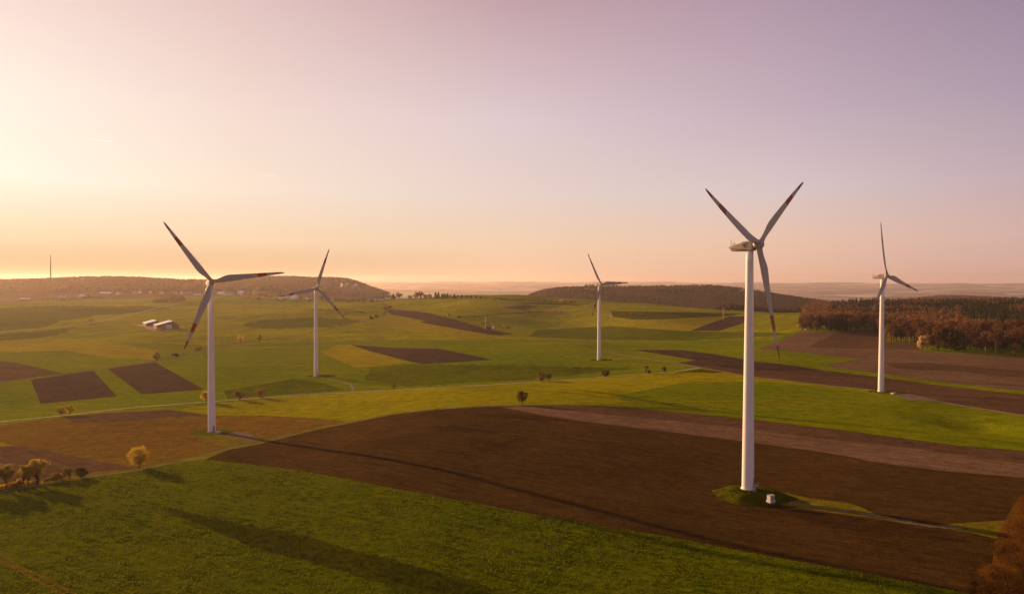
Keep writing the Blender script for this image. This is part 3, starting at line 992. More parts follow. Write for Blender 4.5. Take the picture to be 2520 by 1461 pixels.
# along the white road
px_tree(151, 1022, 22, 18, 'tan', 'brown bare tree left of a golden tree by the pale road', 'broadleaf_tree', nclump=22, nleaf=50, lsize=.25, z0=.1)
px_tree(171, 1020, 27, 22, 'gold', 'golden tree right of a bare one by the pale road', 'broadleaf_tree', nclump=24, nleaf=60, lsize=.25, z0=.15)
px_tree(507, 988, 28, 26, 'gold', 'yellow shrub half hidden behind the left tall turbine tower', 'shrub', cat='shrub', nclump=26, nleaf=60, lsize=.3, z0=.1)
px_tree(590, 983, 27, 27, 'tan', 'round brown tree by the road right of the left turbine tower', 'broadleaf_tree', nclump=26, nleaf=60, lsize=.3, z0=.1, multi=2)
px_tree(641, 978.5, 25, 26, 'olive', 'olive tree with golden top right of the round brown tree', 'broadleaf_tree', nclump=24, nleaf=60, lsize=.3, z0=.08, multi=2)
px_tree(969, 959, 17, 13, 'tan', 'small brown tree by the road below the second turbine', 'broadleaf_tree', nclump=18, nleaf=40, lsize=.3, z0=.12)
px_tree(1333, 938, 25, 24, 'tan', 'brown bare tree on the left of a pair at the road', 'broadleaf_tree', nclump=28, nleaf=60, lsize=.35, z0=.1, multi=3)
px_tree(1350, 937, 23, 14, 'tan', 'narrow brown tree on the right of a pair at the road', 'broadleaf_tree', nclump=20, nleaf=50, lsize=.35, z0=.12, multi=2)
px_tree(1491, 926.5, 16, 19, 'bush', 'dark green double shrub by the road under the middle turbine', 'shrub', cat='shrub', nclump=24, nleaf=50, lsize=.35, z0=.1, multi=2)
px_tree(1589, 919, 23, 15, 'gold', 'yellow tree by the road near the track junction', 'broadleaf_tree', nclump=20, nleaf=50, lsize=.35, z0=.2)
px_tree(1598, 918.5, 9, 12, 'bush', 'low dark shrub at the foot of the yellow roadside tree', 'shrub', cat='shrub', nclump=12, nleaf=40, lsize=.3, z0=.05)
px_tree(1634, 915, 14, 14, 'tan', 'small brown tree by the road closest to the track junction', 'broadleaf_tree', nclump=18, nleaf=45, lsize=.35, z0=.1, multi=2)
# lane across the left plain
px_tree(385, 888, 23, 18, 'tan', 'brown tree at the tip of the dark diamond field', 'broadleaf_tree', nclump=20, nleaf=45, lsize=.5, z0=.1)
px_tree(431, 877, 8, 18, 'bush', 'low dark shrub on the lane right of the brown lane tree', 'shrub', cat='shrub', nclump=14, nleaf=36, lsize=.45, z0=.05)
px_tree(486, 864, 14, 22, 'tan', 'wide brown shrub on the lane just left of the tall turbine', 'shrub', cat='shrub', nclump=18, nleaf=40, lsize=.5, z0=.08, multi=3)
px_tree(500, 859, 9, 8, 'gold', 'tiny golden shrub on the lane touching the tall turbine', 'shrub', cat='shrub', nclump=10, nleaf=30, lsize=.4, z0=.05)
px_tree(592, 843, 18, 19, 'gold', 'golden lane tree right of the left turbine tower', 'broadleaf_tree', nclump=18, nleaf=45, lsize=.5, z0=.12)
px_tree(638, 841, 18, 13, 'tan', 'brown lane tree with a bare trunk near the lane fork', 'broadleaf_tree', nclump=16, nleaf=40, lsize=.5, z0=.3)
px_tree(223, 793.5, 12, 12, 'gold', 'golden tree at the bend of the upper left road', 'broadleaf_tree', nclump=14, nleaf=36, lsize=.6, z0=.15)
# grove by the upper road
for i, (px, py, h, w, l) in enumerate([(388, 743.5, 8, 26, 'low shrub at the left tip of the round grove'), (408, 745, 17, 27, 'left round tree of the grove above the white barns'),
                                      (429, 746, 21, 27, 'tallest round tree of the grove above the white barns'), (446, 744, 17, 20, 'right hand round tree of the grove by the upper road')]):
    px_tree(px, py, h, w, 'brown', l, 'broadleaf_tree', group='trees of the round grove', nclump=26, nleaf=40, lsize=1.0, z0=.04, cl=.2)
# shrubs on the lane crossing
for px, py, h, w, lf, l in [(914, 786, 10, 11, 'bush', 'dark shrub on the left of the two where lane and hedge meet'), (926, 781.5, 9, 10, 'bush', 'dark shrub on the right of the two where lane and hedge meet'),
                            (948, 761, 6, 10, 'brown', 'brown scrub at the left corner of the long ploughed strip'), (960, 757, 5, 10, 'brown', 'brown scrub at the top corner of the long ploughed strip'),
                            (1096, 779.5, 3, 4, 'pale', 'tiny pale shrub above the long ploughed strip'), (1106, 777, 5, 6, 'olive', 'little olive shrub above the long ploughed strip'),
                            (1130, 782, 5, 7, 'bush', 'dark shrub at the left end of the field hedge'), (1965, 806, 9, 9, 'pale', 'pale blossoming shrub at the left tip of the forest')]:
    px_tree(px, py, h, w, lf, l, 'shrub', cat='shrub', nclump=12, nleaf=32, lsize=.8 if py < 800 else .5, z0=.03, cl=.22)
px_tree(2270, 862, 36, 23, 'pale', 'pale yellow blossoming tree in front of the forest edge', 'broadleaf_tree', nclump=34, nleaf=60, lsize=.55, z0=.05, cl=.2)


# merged woods ------------------------------------------------------
def wood(name, pts, hts, wds, kinds, label, tri=46, rs=3, cat='wood', lz=.22):
    rg = np.random.default_rng(rs)
    keys = sorted(set(kinds))
    mats = [L[k] for k in keys]
    kinds = np.array([keys.index(k) for k in kinds])
    pts, hts, wds = np.array(pts, float), np.array(hts, float), np.array(wds, float)
    m = len(pts)
    dark = np.array([keys[k] == 'dark' for k in kinds])
    d = rg.normal(size=(m, tri, 3)); d /= np.linalg.norm(d, axis=2)[..., None]
    d[..., 2] = np.abs(d[..., 2]) * 1.0 - .15
    rad = rg.uniform(.65, 1.03, (m, tri, 1))
    lob = 1 + .22 * np.sin(d[..., 0:1] * 5 + rg.uniform(0, 6, (m, 1, 1))) * np.cos(d[..., 1:2] * 4 + rg.uniform(0, 6, (m, 1, 1)))
    C = d * rad * lob * np.stack([wds / 2, wds / 2, hts * .5], 1)[:, None] + np.stack([np.zeros(m), np.zeros(m), hts * .5], 1)[:, None]
    # pointed crowns for conifers
    t = rg.uniform(0, 1, (m, tri))
    a = rg.uniform(0, 2 * np.pi, (m, tri))
    rr = (wds / 2)[:, None] * (1 - t) ** .8 * rg.uniform(.6, 1, (m, tri))
    Cc = np.stack([rr * np.cos(a), rr * np.sin(a), hts[:, None] * (.12 + .86 * t)], 2)
    C = np.where(dark[:, None, None], Cc, C) + pts[:, None]
    S = np.repeat((wds * lz), tri)
    C = C.reshape(-1, 3)
    V, F = rand_quads(C, S[:, None], rg)
    me = mesh_np(name, V, [F], mats, np.repeat(kinds, tri))
    o = link(name, me)
    tag(o, label, cat, kind='stuff')
    return o


def scatter_polar(pa, pb, Da, Db, dens, fn=None, seed=1):
    """random ground points for pixel columns pa..pb and distances Da..Db; dens = mean spacing in metres"""
    rg = np.random.default_rng(seed)
    a0, a1 = (pa - CX) / FPX, (pb - CX) / FPX
    area = .5 * (a1 - a0) * (Db ** 2 - Da ** 2)
    m = int(area / dens ** 2)
    D = np.sqrt(rg.uniform(Da ** 2, Db ** 2, m))
    x = rg.uniform(a0, a1, m) * D
    z = height(x, D)
    P = np.column_stack([x, D, z])
    if fn is not None: P = P[fn(P)]
    return P


def colpx(P):
    return CX + FPX * P[:, 0] / P[:, 1]


def rowpx(P):
    return HY - FPX * P[:, 2] / P[:, 1]


# left wooded hills
P = scatter_polar(-260, 620, 2850, 3750, 17, lambda P: (rowpx(P) < 722 - .01 * colpx(P)) & (gnoise(P[:, 0] / 90, P[:, 1] / 90, 9) > -.62), 11)
k = rng.random(len(P))
wood('hillside_wood', P, rng.uniform(12, 19, len(P)), rng.uniform(11, 17, len(P)), ['hillb' if a < .86 else ('olive' if a < .93 else 'dark') for a in k], 'hazy brown wood covering the long hill at the left under the radio mast', 60, 21, lz=.15)
P = scatter_polar(470, 1010, 3100, 4700, 19, lambda P: (rowpx(P) < 731) & (P[:, 2] > -90), 12)
k = rng.random(len(P)) + .25 * gnoise(P[:, 0] / 200, P[:, 1] / 200, 4)
wood('hillside_wood', P, rng.uniform(12, 19, len(P)), rng.uniform(12, 18, len(P)), ['hillb' if a < .82 else ('olive' if a < .9 else 'dark') for a in k], 'hazy brown wood on the hill with the pale rock face', 56, 22, lz=.15)
# middle hill
P = scatter_polar(1225, 2160, 2520, 3450, 14, lambda P: (P[:, 2] > -135), 13)
cp, rp = colpx(P), rowpx(P)
k = rng.random(len(P)) * .8 + .5 * gnoise(P[:, 0] / 150, P[:, 1] / 150, 8) + np.where((rp < 726) & (cp > 1400), .35, 0)
hh = rng.uniform(12, 18, len(P)) + np.where((cp > 1440) & (cp < 1520) & (k > .62), 8, 0)
wood('hillside_wood', P, hh, np.where(k > .62, 6.5, rng.uniform(11, 16, len(P))), ['rust' if a < .35 else ('brown' if a < .62 else 'dark') for a in k], 'dark brown wood with conifers covering the hill behind the middle turbine', 56, 23, lz=.16)
# right distant hill
P = scatter_polar(2060, 2640, 3300, 4400, 18, lambda P: (P[:, 2] > -190), 14)
k = rng.random(len(P))
wood('hillside_wood', P, rng.uniform(12, 18, len(P)), rng.uniform(13, 18, len(P)), ['rust' if a < .75 else ('olive' if a < .87 else 'dark') for a in k], 'hazy reddish wood on the low hill at the far right', 36, 24)
P = scatter_polar(1960, 2560, 2300, 2900, 17, None, 15)
k = rng.random(len(P))
wood('valley_wood', P, rng.uniform(12, 18, len(P)), rng.uniform(12, 17, len(P)), ['rust' if a < .5 else 'dark' for a in k], 'dim wood in the valley behind the right hand forest', 32, 25)
# brown woods just over the crest right of the middle
P = scatter_polar(1750, 2010, 1820, 2150, 10, lambda P: (colpx(P) > 1790 - (P[:, 1] - 1820) * .1), 16)
k = rng.random(len(P))
wood('crest_wood', P, rng.uniform(14, 19, len(P)), rng.uniform(9, 13, len(P)), ['rust' if a < .72 else 'dark' for a in k], 'rusty wood behind the green crest left of the right hand forest', 60, 26)


# forest on the right: nearest trees stand alone, the rest is one mass
def edge_D(px):
    xs = [1960, 1975, 2163, 2172, 2181, 2256, 2285, 2300, 2400, 2520, 2700]
    ys = [812, 816, 817, 826, 842, 844, 858, 865, 870, 876, 888]
    out = np.interp(px, xs, ys)
    return out


eg = {px: hit(px, float(edge_D(px)))[1] for px in range(1960, 2701, 10)}
ex, ey = np.array(list(eg.keys())), np.array(list(eg.values()))
P = scatter_polar(1962, 2620, 640, 1900, 9.5, lambda P: (P[:, 1] > np.interp(colpx(P), ex, ey) + 4) & (colpx(P) > 1975 + np.maximum(0, P[:, 1] - 1250) * .02), 31)
# thin out so neighbours keep apart
order = np.argsort(P[:, 1])
P = P[order]
keep = []
cell = {}
for i, p in enumerate(P):
    md = 5.0 if p[1] < 1100 else 7.0
    cx_, cy_ = int(p[0] // 8), int(p[1] // 8)
    ok = True
    for a in (-1, 0, 1):
        for b in (-1, 0, 1):
            for q in cell.get((cx_ + a, cy_ + b), ()):
                if math.hypot(P[q][0] - p[0], P[q][1] - p[1]) < md: ok = False
    if ok:
        keep.append(i); cell.setdefault((cx_, cy_), []).append(i)
P = P[keep]
cp = colpx(P)
dep = P[:, 1] - np.interp(cp, ex, ey)
zn = gnoise(P[:, 0] / 70, P[:, 1] / 70, 12)
top = HY - FPX * (P[:, 2] + 20) / P[:, 1]
isdark = ((top < 764) & (cp > 2040) & (zn > -.35)) | ((cp > 2380) & (top < 786) & (zn > -.45)) | ((dep < 28) & (cp > 2328) & (cp < 2392)) | (zn > .55) | ((dep < 30) & (cp > 2045) & (cp < 2130) & (zn > .0))
near_i = np.argsort(dep / 60 + P[:, 1] / 420)[:290]
near_set = set(near_i.tolist())
FV = {
    'rust': [tree_meshes('f', 22, 13, 500 + i, 'rust', nclump=28, nleaf=60, lsize=.6, z0=.26, cl=.19) for i in range(5)],
    'brown': [tree_meshes('f', 21, 12, 540 + i, 'brown', bark=M_BARKP, nclump=26, nleaf=56, lsize=.58, z0=.32, cl=.18) for i in range(4)],
    'olive': [tree_meshes('f', 15, 10, 560 + i, 'olive', nclump=20, nleaf=34, lsize=.7, z0=.12, cl=.2) for i in range(2)],
    'bush': [tree_meshes('f', 20, 12, 570 + i, 'bush', nclump=26, nleaf=56, lsize=.6, z0=.15, cl=.2) for i in range(3)],
    'dark': [conifer_meshes(22, 8, 580 + i) for i in range(4)],
}
FL = {
    'rust': ('rust coloured bare broadleaf tree in the forest behind the right turbine', 'rust coloured trees of the forest'),
    'brown': ('light brown bare tree with a pale trunk in the forest behind the right turbine', 'pale trunked trees of the forest'),
    'olive': ('low olive green tree at the edge of the forest behind the right turbine', 'olive trees at the forest edge'),
    'bush': ('dense dark olive tree near the left end of the forest behind the right turbine', 'dark olive trees at the left end of the forest'),
    'dark': ('dark green conifer in the forest behind the right turbine', 'conifers of the forest'),
}
for i in near_i:
    p = P[i]
    kd = 'dark' if isdark[i] else ('brown' if rng.random() < .33 else 'rust')
    if dep[i] < 14 and not isdark[i] and rng.random() < (.5 if cp[i] < 2330 else .12): kd = 'olive'
    if cp[i] < 2120 and not isdark[i] and rng.random() < np.clip(.75 - dep[i] / 120, .1, .7): kd = 'bush'
    ms = random.choice(FV[kd])
    plant('conifer' if kd == 'dark' else 'broadleaf_tree', (p[0], p[1], p[2] - .2), ms, FL[kd][0], 'conifer' if kd == 'dark' else 'tree', FL[kd][1], scale=random.uniform(.72, 1.2), rz=random.uniform(0, 6.28))
rest = [i for i in range(len(P)) if i not in near_set]
kk = ['dark' if isdark[i] else random.choice(['rust', 'rust', 'brown']) for i in rest]
wood('forest', P[rest], rng.uniform(17, 24, len(rest)), np.where(isdark[rest], 7.5, rng.uniform(10, 14, len(rest))), kk, 'deep part of the mixed brown and dark green forest behind the right turbine', 70, 27, 'forest', lz=.13)


# scrubby corner at the lower right
cg = 'copper trees in the lower right corner'
for i, (px, py, h, w, l) in enumerate([
    (2545, 1290, 60, 80, 'copper shrub at the top end of the lower right corner thicket'),
    (2512, 1335, 58, 80, 'copper shrub second from the top of the lower right corner thicket'),
    (2545, 1365, 75, 90, 'copper shrub cut by the right edge halfway up the corner thicket'),
    (2482, 1382, 52, 80, 'copper shrub on the left flank of the lower right corner thicket'),
    (2520, 1425, 70, 100, 'copper shrub in the middle of the lower right corner thicket'),
    (2455, 1440, 52, 80, 'copper shrub at the lower left of the corner thicket'),
    (2420, 1475, 50, 80, 'lowest copper shrub of the corner thicket beside the green field'),
    (2490, 1490, 80, 110, 'copper shrub at the bottom edge of the lower right corner'),
    (2560, 1500, 100, 120, 'copper shrub right in the lower right corner')]):
    px_tree(px, py, h, w, 'copper', l, 'shrub', cat='shrub', group=cg, nclump=60, nleaf=120, lsize=.11, z0=.02, cl=.16, multi=4)

# hedges and rows ---------------------------------------------------


def row(name, line, hpx, wpx, kind, label, step, seed=0, cat='hedge', jitter=.3):
    """a hedge that reads as one strip: one mesh"""
    rg = np.random.default_rng(seed)
    w = hits(smooth_line(line, step))
    pts, h_, w_ = [], [], []
    for p in w:
        s = p[1] / FPX
        pts.append((p[0] + rg.normal() * jitter * wpx * s, p[1] + rg.normal() * .4 * wpx * s, p[2] - .2))
        h_.append(hpx * s * rg.uniform(.5, 1.1)); w_.append(wpx * s * rg.uniform(.7, 1.3))
    ks = [kind if isinstance(kind, str) else random.choice(kind) for _ in pts]
    m = wood(name, pts, h_, w_, ks, label, 60, seed, cat, lz=.14)
    return m


row('hedge', [(1128, 782), (1180, 778), (1230, 773), (1290, 770), (1345, 768)], 3.0, 6, ['bush', 'brown'], 'thin dark hedge between two green fields left of the middle turbine', 4, 41)
row('hedge', [(1345, 768.5), (1365, 768.5), (1384, 768.5)], 6, 9, 'pale', 'pale blossoming hedge behind the middle turbine', 4, 42)
row('hedge', [(1179, 799), (1215, 803), (1250, 809)], 8, 8, ['green', 'olive', 'bush'], 'yellow green hedge round the shed below the thin mast', 4, 43)
row('hedge', [(1528, 773), (1560, 775), (1590, 776)], 5, 9, 'olive', 'scrubby olive hedge right of the middle turbine', 5, 44)
row('hedge', [(600, 758), (680, 758), (772, 763), (870, 759)], 3.5, 7, 'green', 'sunlit yellow hedge crossing behind the second turbine', 4, 45)
row('hedge', [(836, 744), (860, 744), (882, 744)], 11, 12, ['brown', 'olive'], 'thick brown hedge at the foot of the rock face hill', 5, 46)
row('hedge', [(900, 770), (880, 768), (850, 770), (800, 774)], 3.5, 5, 'green', 'dotted yellow hedge between second turbine and lane', 5, 47)
row('hedge', [(1380, 745), (1400, 746), (1416, 747)], 11, 9, ['gold', 'olive', 'orange'], 'golden trees on the crest behind the middle turbine', 4, 48)
row('hedge', [(1761, 762), (1775, 763), (1792, 764)], 10, 6, 'dark', 'dark conifers on the crest beside the right lattice pylon', 4, 49)
row('hedge', [(1220, 736), (1260, 738), (1330, 742), (1400, 746)], 4.5, 8, ['brown', 'rust'], 'low brown scrub along the far crest left of the middle turbine', 6, 50)
row('hedge', [(600, 735), (660, 740), (720, 742), (780, 742), (836, 741)], 7, 12, ['brown', 'olive', 'bush'], 'scrubby hedges below the hillside village', 7, 51)
row('hedge', [(140, 742), (170, 741), (200, 738), (240, 735)], 7, 9, ['brown', 'bush'], 'brown hedge in front of the far left farm', 6, 52)

row('hedge', [(-30, 1212), (20, 1201), (60, 1194), (105, 1189), (130, 1185)], 15, 16, ['gold', 'olive'], 'low golden undergrowth at the foot of the tall trees at the left edge', 5, 60)

VG = 'trees between the village houses'
# village trees, each its own thing
vt = []
rgv = random.Random(5)
for px, py, h, w, kd in [(968, 735, 12, 8, 'dark'), (983, 735, 16, 18, 'olive'), (1010, 735, 9, 14, 'brown'), (1024, 735, 17, 16, 'olive'), (1034, 735, 18, 16, 'brown'), (1047, 735, 13, 14, 'brown'), (1058, 735, 13, 10, 'olive'),
                         (1072, 734.5, 16, 8, 'dark'), (1079, 734.5, 16, 8, 'dark'), (1088, 734.5, 12, 9, 'dark'), (1094, 734.5, 13, 9, 'dark'), (1101, 734.5, 13, 9, 'dark'), (1109, 734.5, 11, 8, 'brown'), (1118, 734.5, 11, 9, 'dark'), (1126, 734.5, 10, 8, 'brown'), (1136, 734.5, 10, 9, 'brown'), (1148, 734, 9, 10, 'brown'), (1160, 734, 8, 10, 'bush'), (1172, 734, 7, 10, 'brown'), (1184, 734, 6, 10, 'bush'), (1196, 734, 4, 10, 'brown'),
                         (580, 725, 13, 5, 'dark'), (587, 723, 12, 6, 'gold'), (604, 726, 10, 10, 'bush'), (626, 727, 13, 9, 'pale'), (612, 727, 10, 9, 'olive'), (559, 722, 9, 12, 'bush'), (548, 723, 8, 8, 'olive'), (528, 724, 8, 10, 'brown'), (641, 729, 9, 12, 'brown'), (655, 731, 9, 12, 'brown'), (668, 732, 8, 12, 'olive'), (690, 728, 10, 8, 'dark'),
                         (740, 737, 9, 10, 'brown'), (772, 738, 10, 12, 'bush'), (790, 739, 11, 12, 'bush'), (808, 739, 10, 12, 'brown'), (824, 741, 9, 10, 'olive'), (895, 742, 9, 12, 'brown'), (915, 744, 8, 12, 'brown'), (928, 743, 6, 8, 'bush'), (944, 738, 10, 8, 'brown'),
                         (396, 722, 8, 8, 'gold'), (366, 721, 5, 8, 'brown'), (318, 724, 5, 8, 'brown'), (306, 724, 5, 7, 'olive'), (354, 722, 5, 8, 'olive'), (428, 724, 4, 8, 'brown'), (456, 724, 4, 8, 'olive'), (131, 736, 6, 7, 'gold'), (112, 737, 7, 14, 'brown'), (177, 736, 8, 12, 'bush'), (220, 731, 6, 10, 'brown'), (75, 738, 5, 14, 'gold')]:
    vt.append((px, py, h, w, kd))
VM = {}
for kd in ('brown', 'olive', 'bush', 'gold', 'pale'):
    VM[kd] = [tree_meshes('v', 1.0, 1.0, 700 + i + len(kd) * 3, kd, nclump=16, nleaf=22, lsize=.085, z0=.12, cl=.22) for i in range(2)]
VM['dark'] = [conifer_meshes(1.0, 1.0, 790)]
VN = {'brown': 'small brown bare tree', 'olive': 'small olive tree', 'bush': 'small dark bushy tree', 'gold': 'small golden tree', 'pale': 'small pale blossoming tree', 'dark': 'small dark conifer'}
for px, py, h, w, kd in vt:
    x, y, z = hit(px, py)
    s = y / FPX
    tr, cr = random.choice(VM[kd])
    where = 'on the skyline crest right of the rock face hill' if px > 960 else ('among the houses on the hillside left of the second turbine' if px > 520 else 'by the far left hamlet under the mast hill')
    r_ = empty('conifer' if kd == 'dark' else 'broadleaf_tree', (x, y, z - .2), rgv.uniform(0, 6))
    r_.scale = (w * s, w * s, h * s)
    tag(r_, VN[kd] + ' ' + where, 'tree', VN[kd] + 's ' + where)
    link('trunk', tr, r_); link('crown', cr, r_)


# ------------------------------------------------------------------ wind turbines
H_HUB = 75.0
RB = 35.2


def blade_mesh():
    mb = MB()
    rs = [1.15, 2.2, 3.4, 5.0, 6.8, 8.6, 11, 14, 17.5, RB * .62 - .01, RB * .62 + .01, RB * .685, RB * .75 - .01, RB * .75 + .01, RB * .81, RB * .877 - .01, RB * .877 + .01, RB * .94, RB * .98, RB]
    ch = np.interp(rs, [0, 2.2, 4.5, 7.2, 8.6, 13, 20, 27, 33, 34.7, 35.2], [1.75, 1.75, 2.6, 3.35, 3.4, 2.95, 2.2, 1.6, .95, .55, .15])
    th = np.interp(rs, [0, 2.2, 4.5, 7.2, 12, 20, 35.2], [1.75, 1.7, 1.1, .75, .48, .28, .04])
    tw = np.interp(rs, [0, 6, 12, 22, 35.2], [16, 14, 8, 3, 0])
    bl = np.interp(rs, [0, 2.2, 6.5], [0, 0, 1])
    k = 20
    rings, mis = [], []
    for r_, c, t, w, b in zip(rs, ch, th, tw, bl):
        ring = []
        for j in range(k):
            a = 2 * math.pi * j / k
            cy, cx = math.cos(a), math.sin(a)
            # aerofoil: leading edge at +y, trailing edge at -y
            u = (1 - cy) / 2                     # 0 at leading edge, 1 trailing
            prof = 2.6 * (0.2969 * math.sqrt(max(u, 0)) - 0.126 * u - 0.3516 * u * u + 0.2843 * u ** 3 - 0.1015 * u ** 4) * 1.6
            ya, xa = c * (.30 - u), t * .5 * prof * (1 if cx >= 0 else -1)
            yc, xc = c * .5 * cy, t * .5 * cx
            yy, xx = yc * (1 - b) + ya * b, xc * (1 - b) + xa * b
            cw, sw = math.cos(R(w)), math.sin(R(w))
            ring.append((xx * cw - yy * sw + .0009 * r_ * r_, xx * sw + yy * cw, r_))
        rings.append(ring)
    for i in range(len(rs) - 1):
        m = (rs[i] + rs[i + 1]) / 2 / RB
        mis.append(1 if (.62 < m < .75 or m > .877) else 0)
    mb.rings(rings, True, 0, True, mis)
    return mb.mesh('blade', [M_WHITE, M_RED])


def nacelle_mesh():
    mb = MB()
    # side outline stations: x, z bottom, z top, half width
    st = [(-6.9, .05, .25, .55), (-6.55, -.25, .36, .8), (-5.8, -1.25, .50, 1.0), (-4.5, -1.42, .72, 1.15), (-2.2, -1.55, 1.0, 1.3), (-1.9, -1.56, 1.28, 1.3), (-.3, -1.66, 1.32, 1.32), (1.2, -1.72, 1.26, 1.3), (1.55, -1.4, 1.05, 1.1)]
    rings = []
    for x, zb, zt, w in st:
        c = min(.28, (zt - zb) * .3)
        rings.append([(x, -w + c * .6, zb), (x, -w, zb + c), (x, -w, zt - c), (x, -w + c, zt), (x, w - c, zt), (x, w, zt - c), (x, w, zb + c), (x, w - c * .6, zb)])
    mb.rings(rings, True, 0, False)
    return mb.mesh('nacelle', [M_NAC])


def hub_mesh():
    mb = MB()
    rings = []
    for x, r_ in [(1.55, 1.05), (1.7, 1.32), (2.4, 1.42), (3.1, 1.42), (3.7, 1.28), (4.15, 1.0), (4.45, .62), (4.58, .2)]:
        rings.append([(x, r_ * math.cos(2 * math.pi * j / 28), r_ * math.sin(2 * math.pi * j / 28)) for j in range(28)])
    mb.rings(rings)
    return mb.mesh('hub', [M_WHITE])


def collar_mesh():
    mb = MB()
    rings = [[(r_ * math.cos(2 * math.pi * j / 20), r_ * math.sin(2 * math.pi * j / 20), z) for j in range(20)] for z, r_ in [(.9, .92), (1.48, .92), (1.5, .86)]]
    mb.rings(rings)
    return mb.mesh('blade_collar', [M_WHITE])


def tower_mesh():
    mb = MB()
    zt = H_HUB - 2.1
    rings = []
    zs = [0, .28, .30] + [x for x in np.linspace(.31, zt, 26)]
    for z in zs:
        r_ = 1.84 + (1.10 - 1.84) * (z / zt) ** 1.05
        if z < .29: r_ = 2.12
        rings.append([(r_ * math.cos(2 * math.pi * j / 48), r_ * math.sin(2 * math.pi * j / 48), z) for j in range(48)])
    mb.rings(rings)
    return mb.mesh('tower', [M_TOWER])


def flange_mesh(z):
    mb = MB()
    zt = H_HUB - 2.1
    r_ = 1.84 + (1.10 - 1.84) * (z / zt) ** 1.05 + .02
    rings = [[(q * math.cos(2 * math.pi * j / 48), q * math.sin(2 * math.pi * j / 48), zz) for j in range(48)] for zz, q in [(z - .09, r_ - .05), (z - .08, r_), (z + .08, r_), (z + .09, r_ - .05)]]
    mb.rings(rings, False)
    return mb.mesh('flange', [M_TOWER])


def door_mesh():
    mb = MB()
    a = R(-38)
    rot = Matrix.Rotation(a, 3, 'Z')
    mb.box(rot @ Vector((1.83, 0, 2.6)), (.12, .85, 2.1), rot)
    return mb.mesh('door', [M_STEEL]), rot


def stair_mesh():
    mb = MB()
    rot = Matrix.Rotation(R(-38), 3, 'Z')
    mb.box(rot @ Vector((2.5, 0, 1.5)), (1.2, 1.1, .08), rot)
    for i in range(6):
        mb.box(rot @ Vector((2.5, -.75 - i * .27, 1.3 - i * .22)), (.9, .26, .05), rot)
    for s in (-.5, .5):
        mb.tube([rot @ Vector((2.5 + s, -.6, 1.5)), rot @ Vector((2.5 + s, -2.3, .05))], .04, 6)
        mb.tube([rot @ Vector((2.5 + s, -.6, 2.5)), rot @ Vector((2.5 + s, -2.3, 1.0))], .025, 6)
        mb.tube([rot @ Vector((2.5 + s, -.6, .0)), rot @ Vector((2.5 + s, -.6, 2.5))], .03, 6)
    mb.tube([rot @ Vector((3.05, -.5, 2.5)), rot @ Vector((3.05, .5, 2.5))], .025, 6)
    mb.tube([rot @ Vector((3.05, .5, 0)), rot @ Vector((3.05, .5, 2.5))], .03, 6)
    return mb.mesh('stairs', [M_STEEL])


def stripe_mesh():
    mb = MB()
    # dark line from the tail down to the front underside, on both flanks, 2 cm proud
    for s in (-1, 1):
        pts = [(-6.5, -.16, .82), (-5.8, -.40, 1.02), (-4.5, -.72, 1.17), (-2.2, -1.14, 1.32), (-.3, -1.40, 1.34)]
        vs, fs = [], []
        for x, z, w in pts:
            for dz, off in ((.11, .0), (-.11, .0), (-.11, .03), (.11, .03)):
                vs.append((x, s * (w + off - .01), z + dz))
        for i in range(len(pts) - 1):
            for j in range(4):
                q = [i * 4 + j, i * 4 + (j + 1) % 4, (i + 1) * 4 + (j + 1) % 4, (i + 1) * 4 + j]
                fs.append(q)
        fs += [(3, 2, 1, 0), tuple(len(pts) * 4 - 4 + j for j in range(4))]
        mb.add(vs, fs)
    return mb.mesh('stripe', [M_DARK])


def emblem_mesh():
    mb = MB()
    y = -1.345

    def bar(a, b, w):
        a, b = Vector((a[0], 0, a[1])), Vector((b[0], 0, b[1]))
        d = (b - a).normalized(); nn = Vector((-d.z, 0, d.x)) * w / 2
        q = [a + nn, b + nn, b - nn, a - nn]
        vs = [(p.x, y, p.z) for p in q] + [(p.x, y + .03, p.z) for p in q]
        mb.add(vs, [(0, 1, 2, 3), (7, 6, 5, 4), (0, 4, 5, 1), (1, 5, 6, 2), (2, 6, 7, 3), (3, 7, 4, 0)])
    bar((-1.42, .02), (-.85, .62), .20)
    bar((-1.42, .06), (-.75, -.78), .20)
    bar((-.80, .66), (.10, .76), .16)
    bar((-1.05, .10), (-.02, .14), .26)
    bar((-.72, -.42), (-.30, -.42), .20)
    return mb.mesh('emblem', [M_DARK])


def sensor_mesh():
    mb = MB()
    for x, y in ((-6.1, -.35), (-6.1, .35), (-5.3, -.35), (-5.3, .35)):
        mb.tube([(x, y, .35), (x + .05, y, 1.05)], .035, 5)
    for x in (-6.25, -5.1):
        mb.tube([(x, -.45, 1.0), (x, .45, 1.0)], .035, 5)
    mb.tube([(-6.3, 0, .98), (-5.1, 0, .98)], .04, 5)
    mb.tube([(-6.1, 0, .98), (-6.2, 0, 2.1), (-6.25, 0, 2.2)], .045, 5)
    mb.tube([(-5.15, 0, 1.0), (-5.9, 0, 2.0)], .035, 5)
    mb.tube([(-5.05, 0, .9), (-4.95, 0, 1.45)], .09, 6)
    mb.tube([(-6.55, 0, 2.28), (-5.95, 0, 2.18)], .09, 6)
    return mb.mesh('wind_sensor_mast', [M_STEEL])


TM = dict(tower=tower_mesh(), nacelle=nacelle_mesh(), hub=hub_mesh(), blade=blade_mesh(), stripe=stripe_mesh(), emblem=emblem_mesh(), mast=sensor_mesh(), collar=collar_mesh(), stairs=stair_mesh(), door=door_mesh()[0], fl=[flange_mesh(z) for z in (24.5, 49.5)])


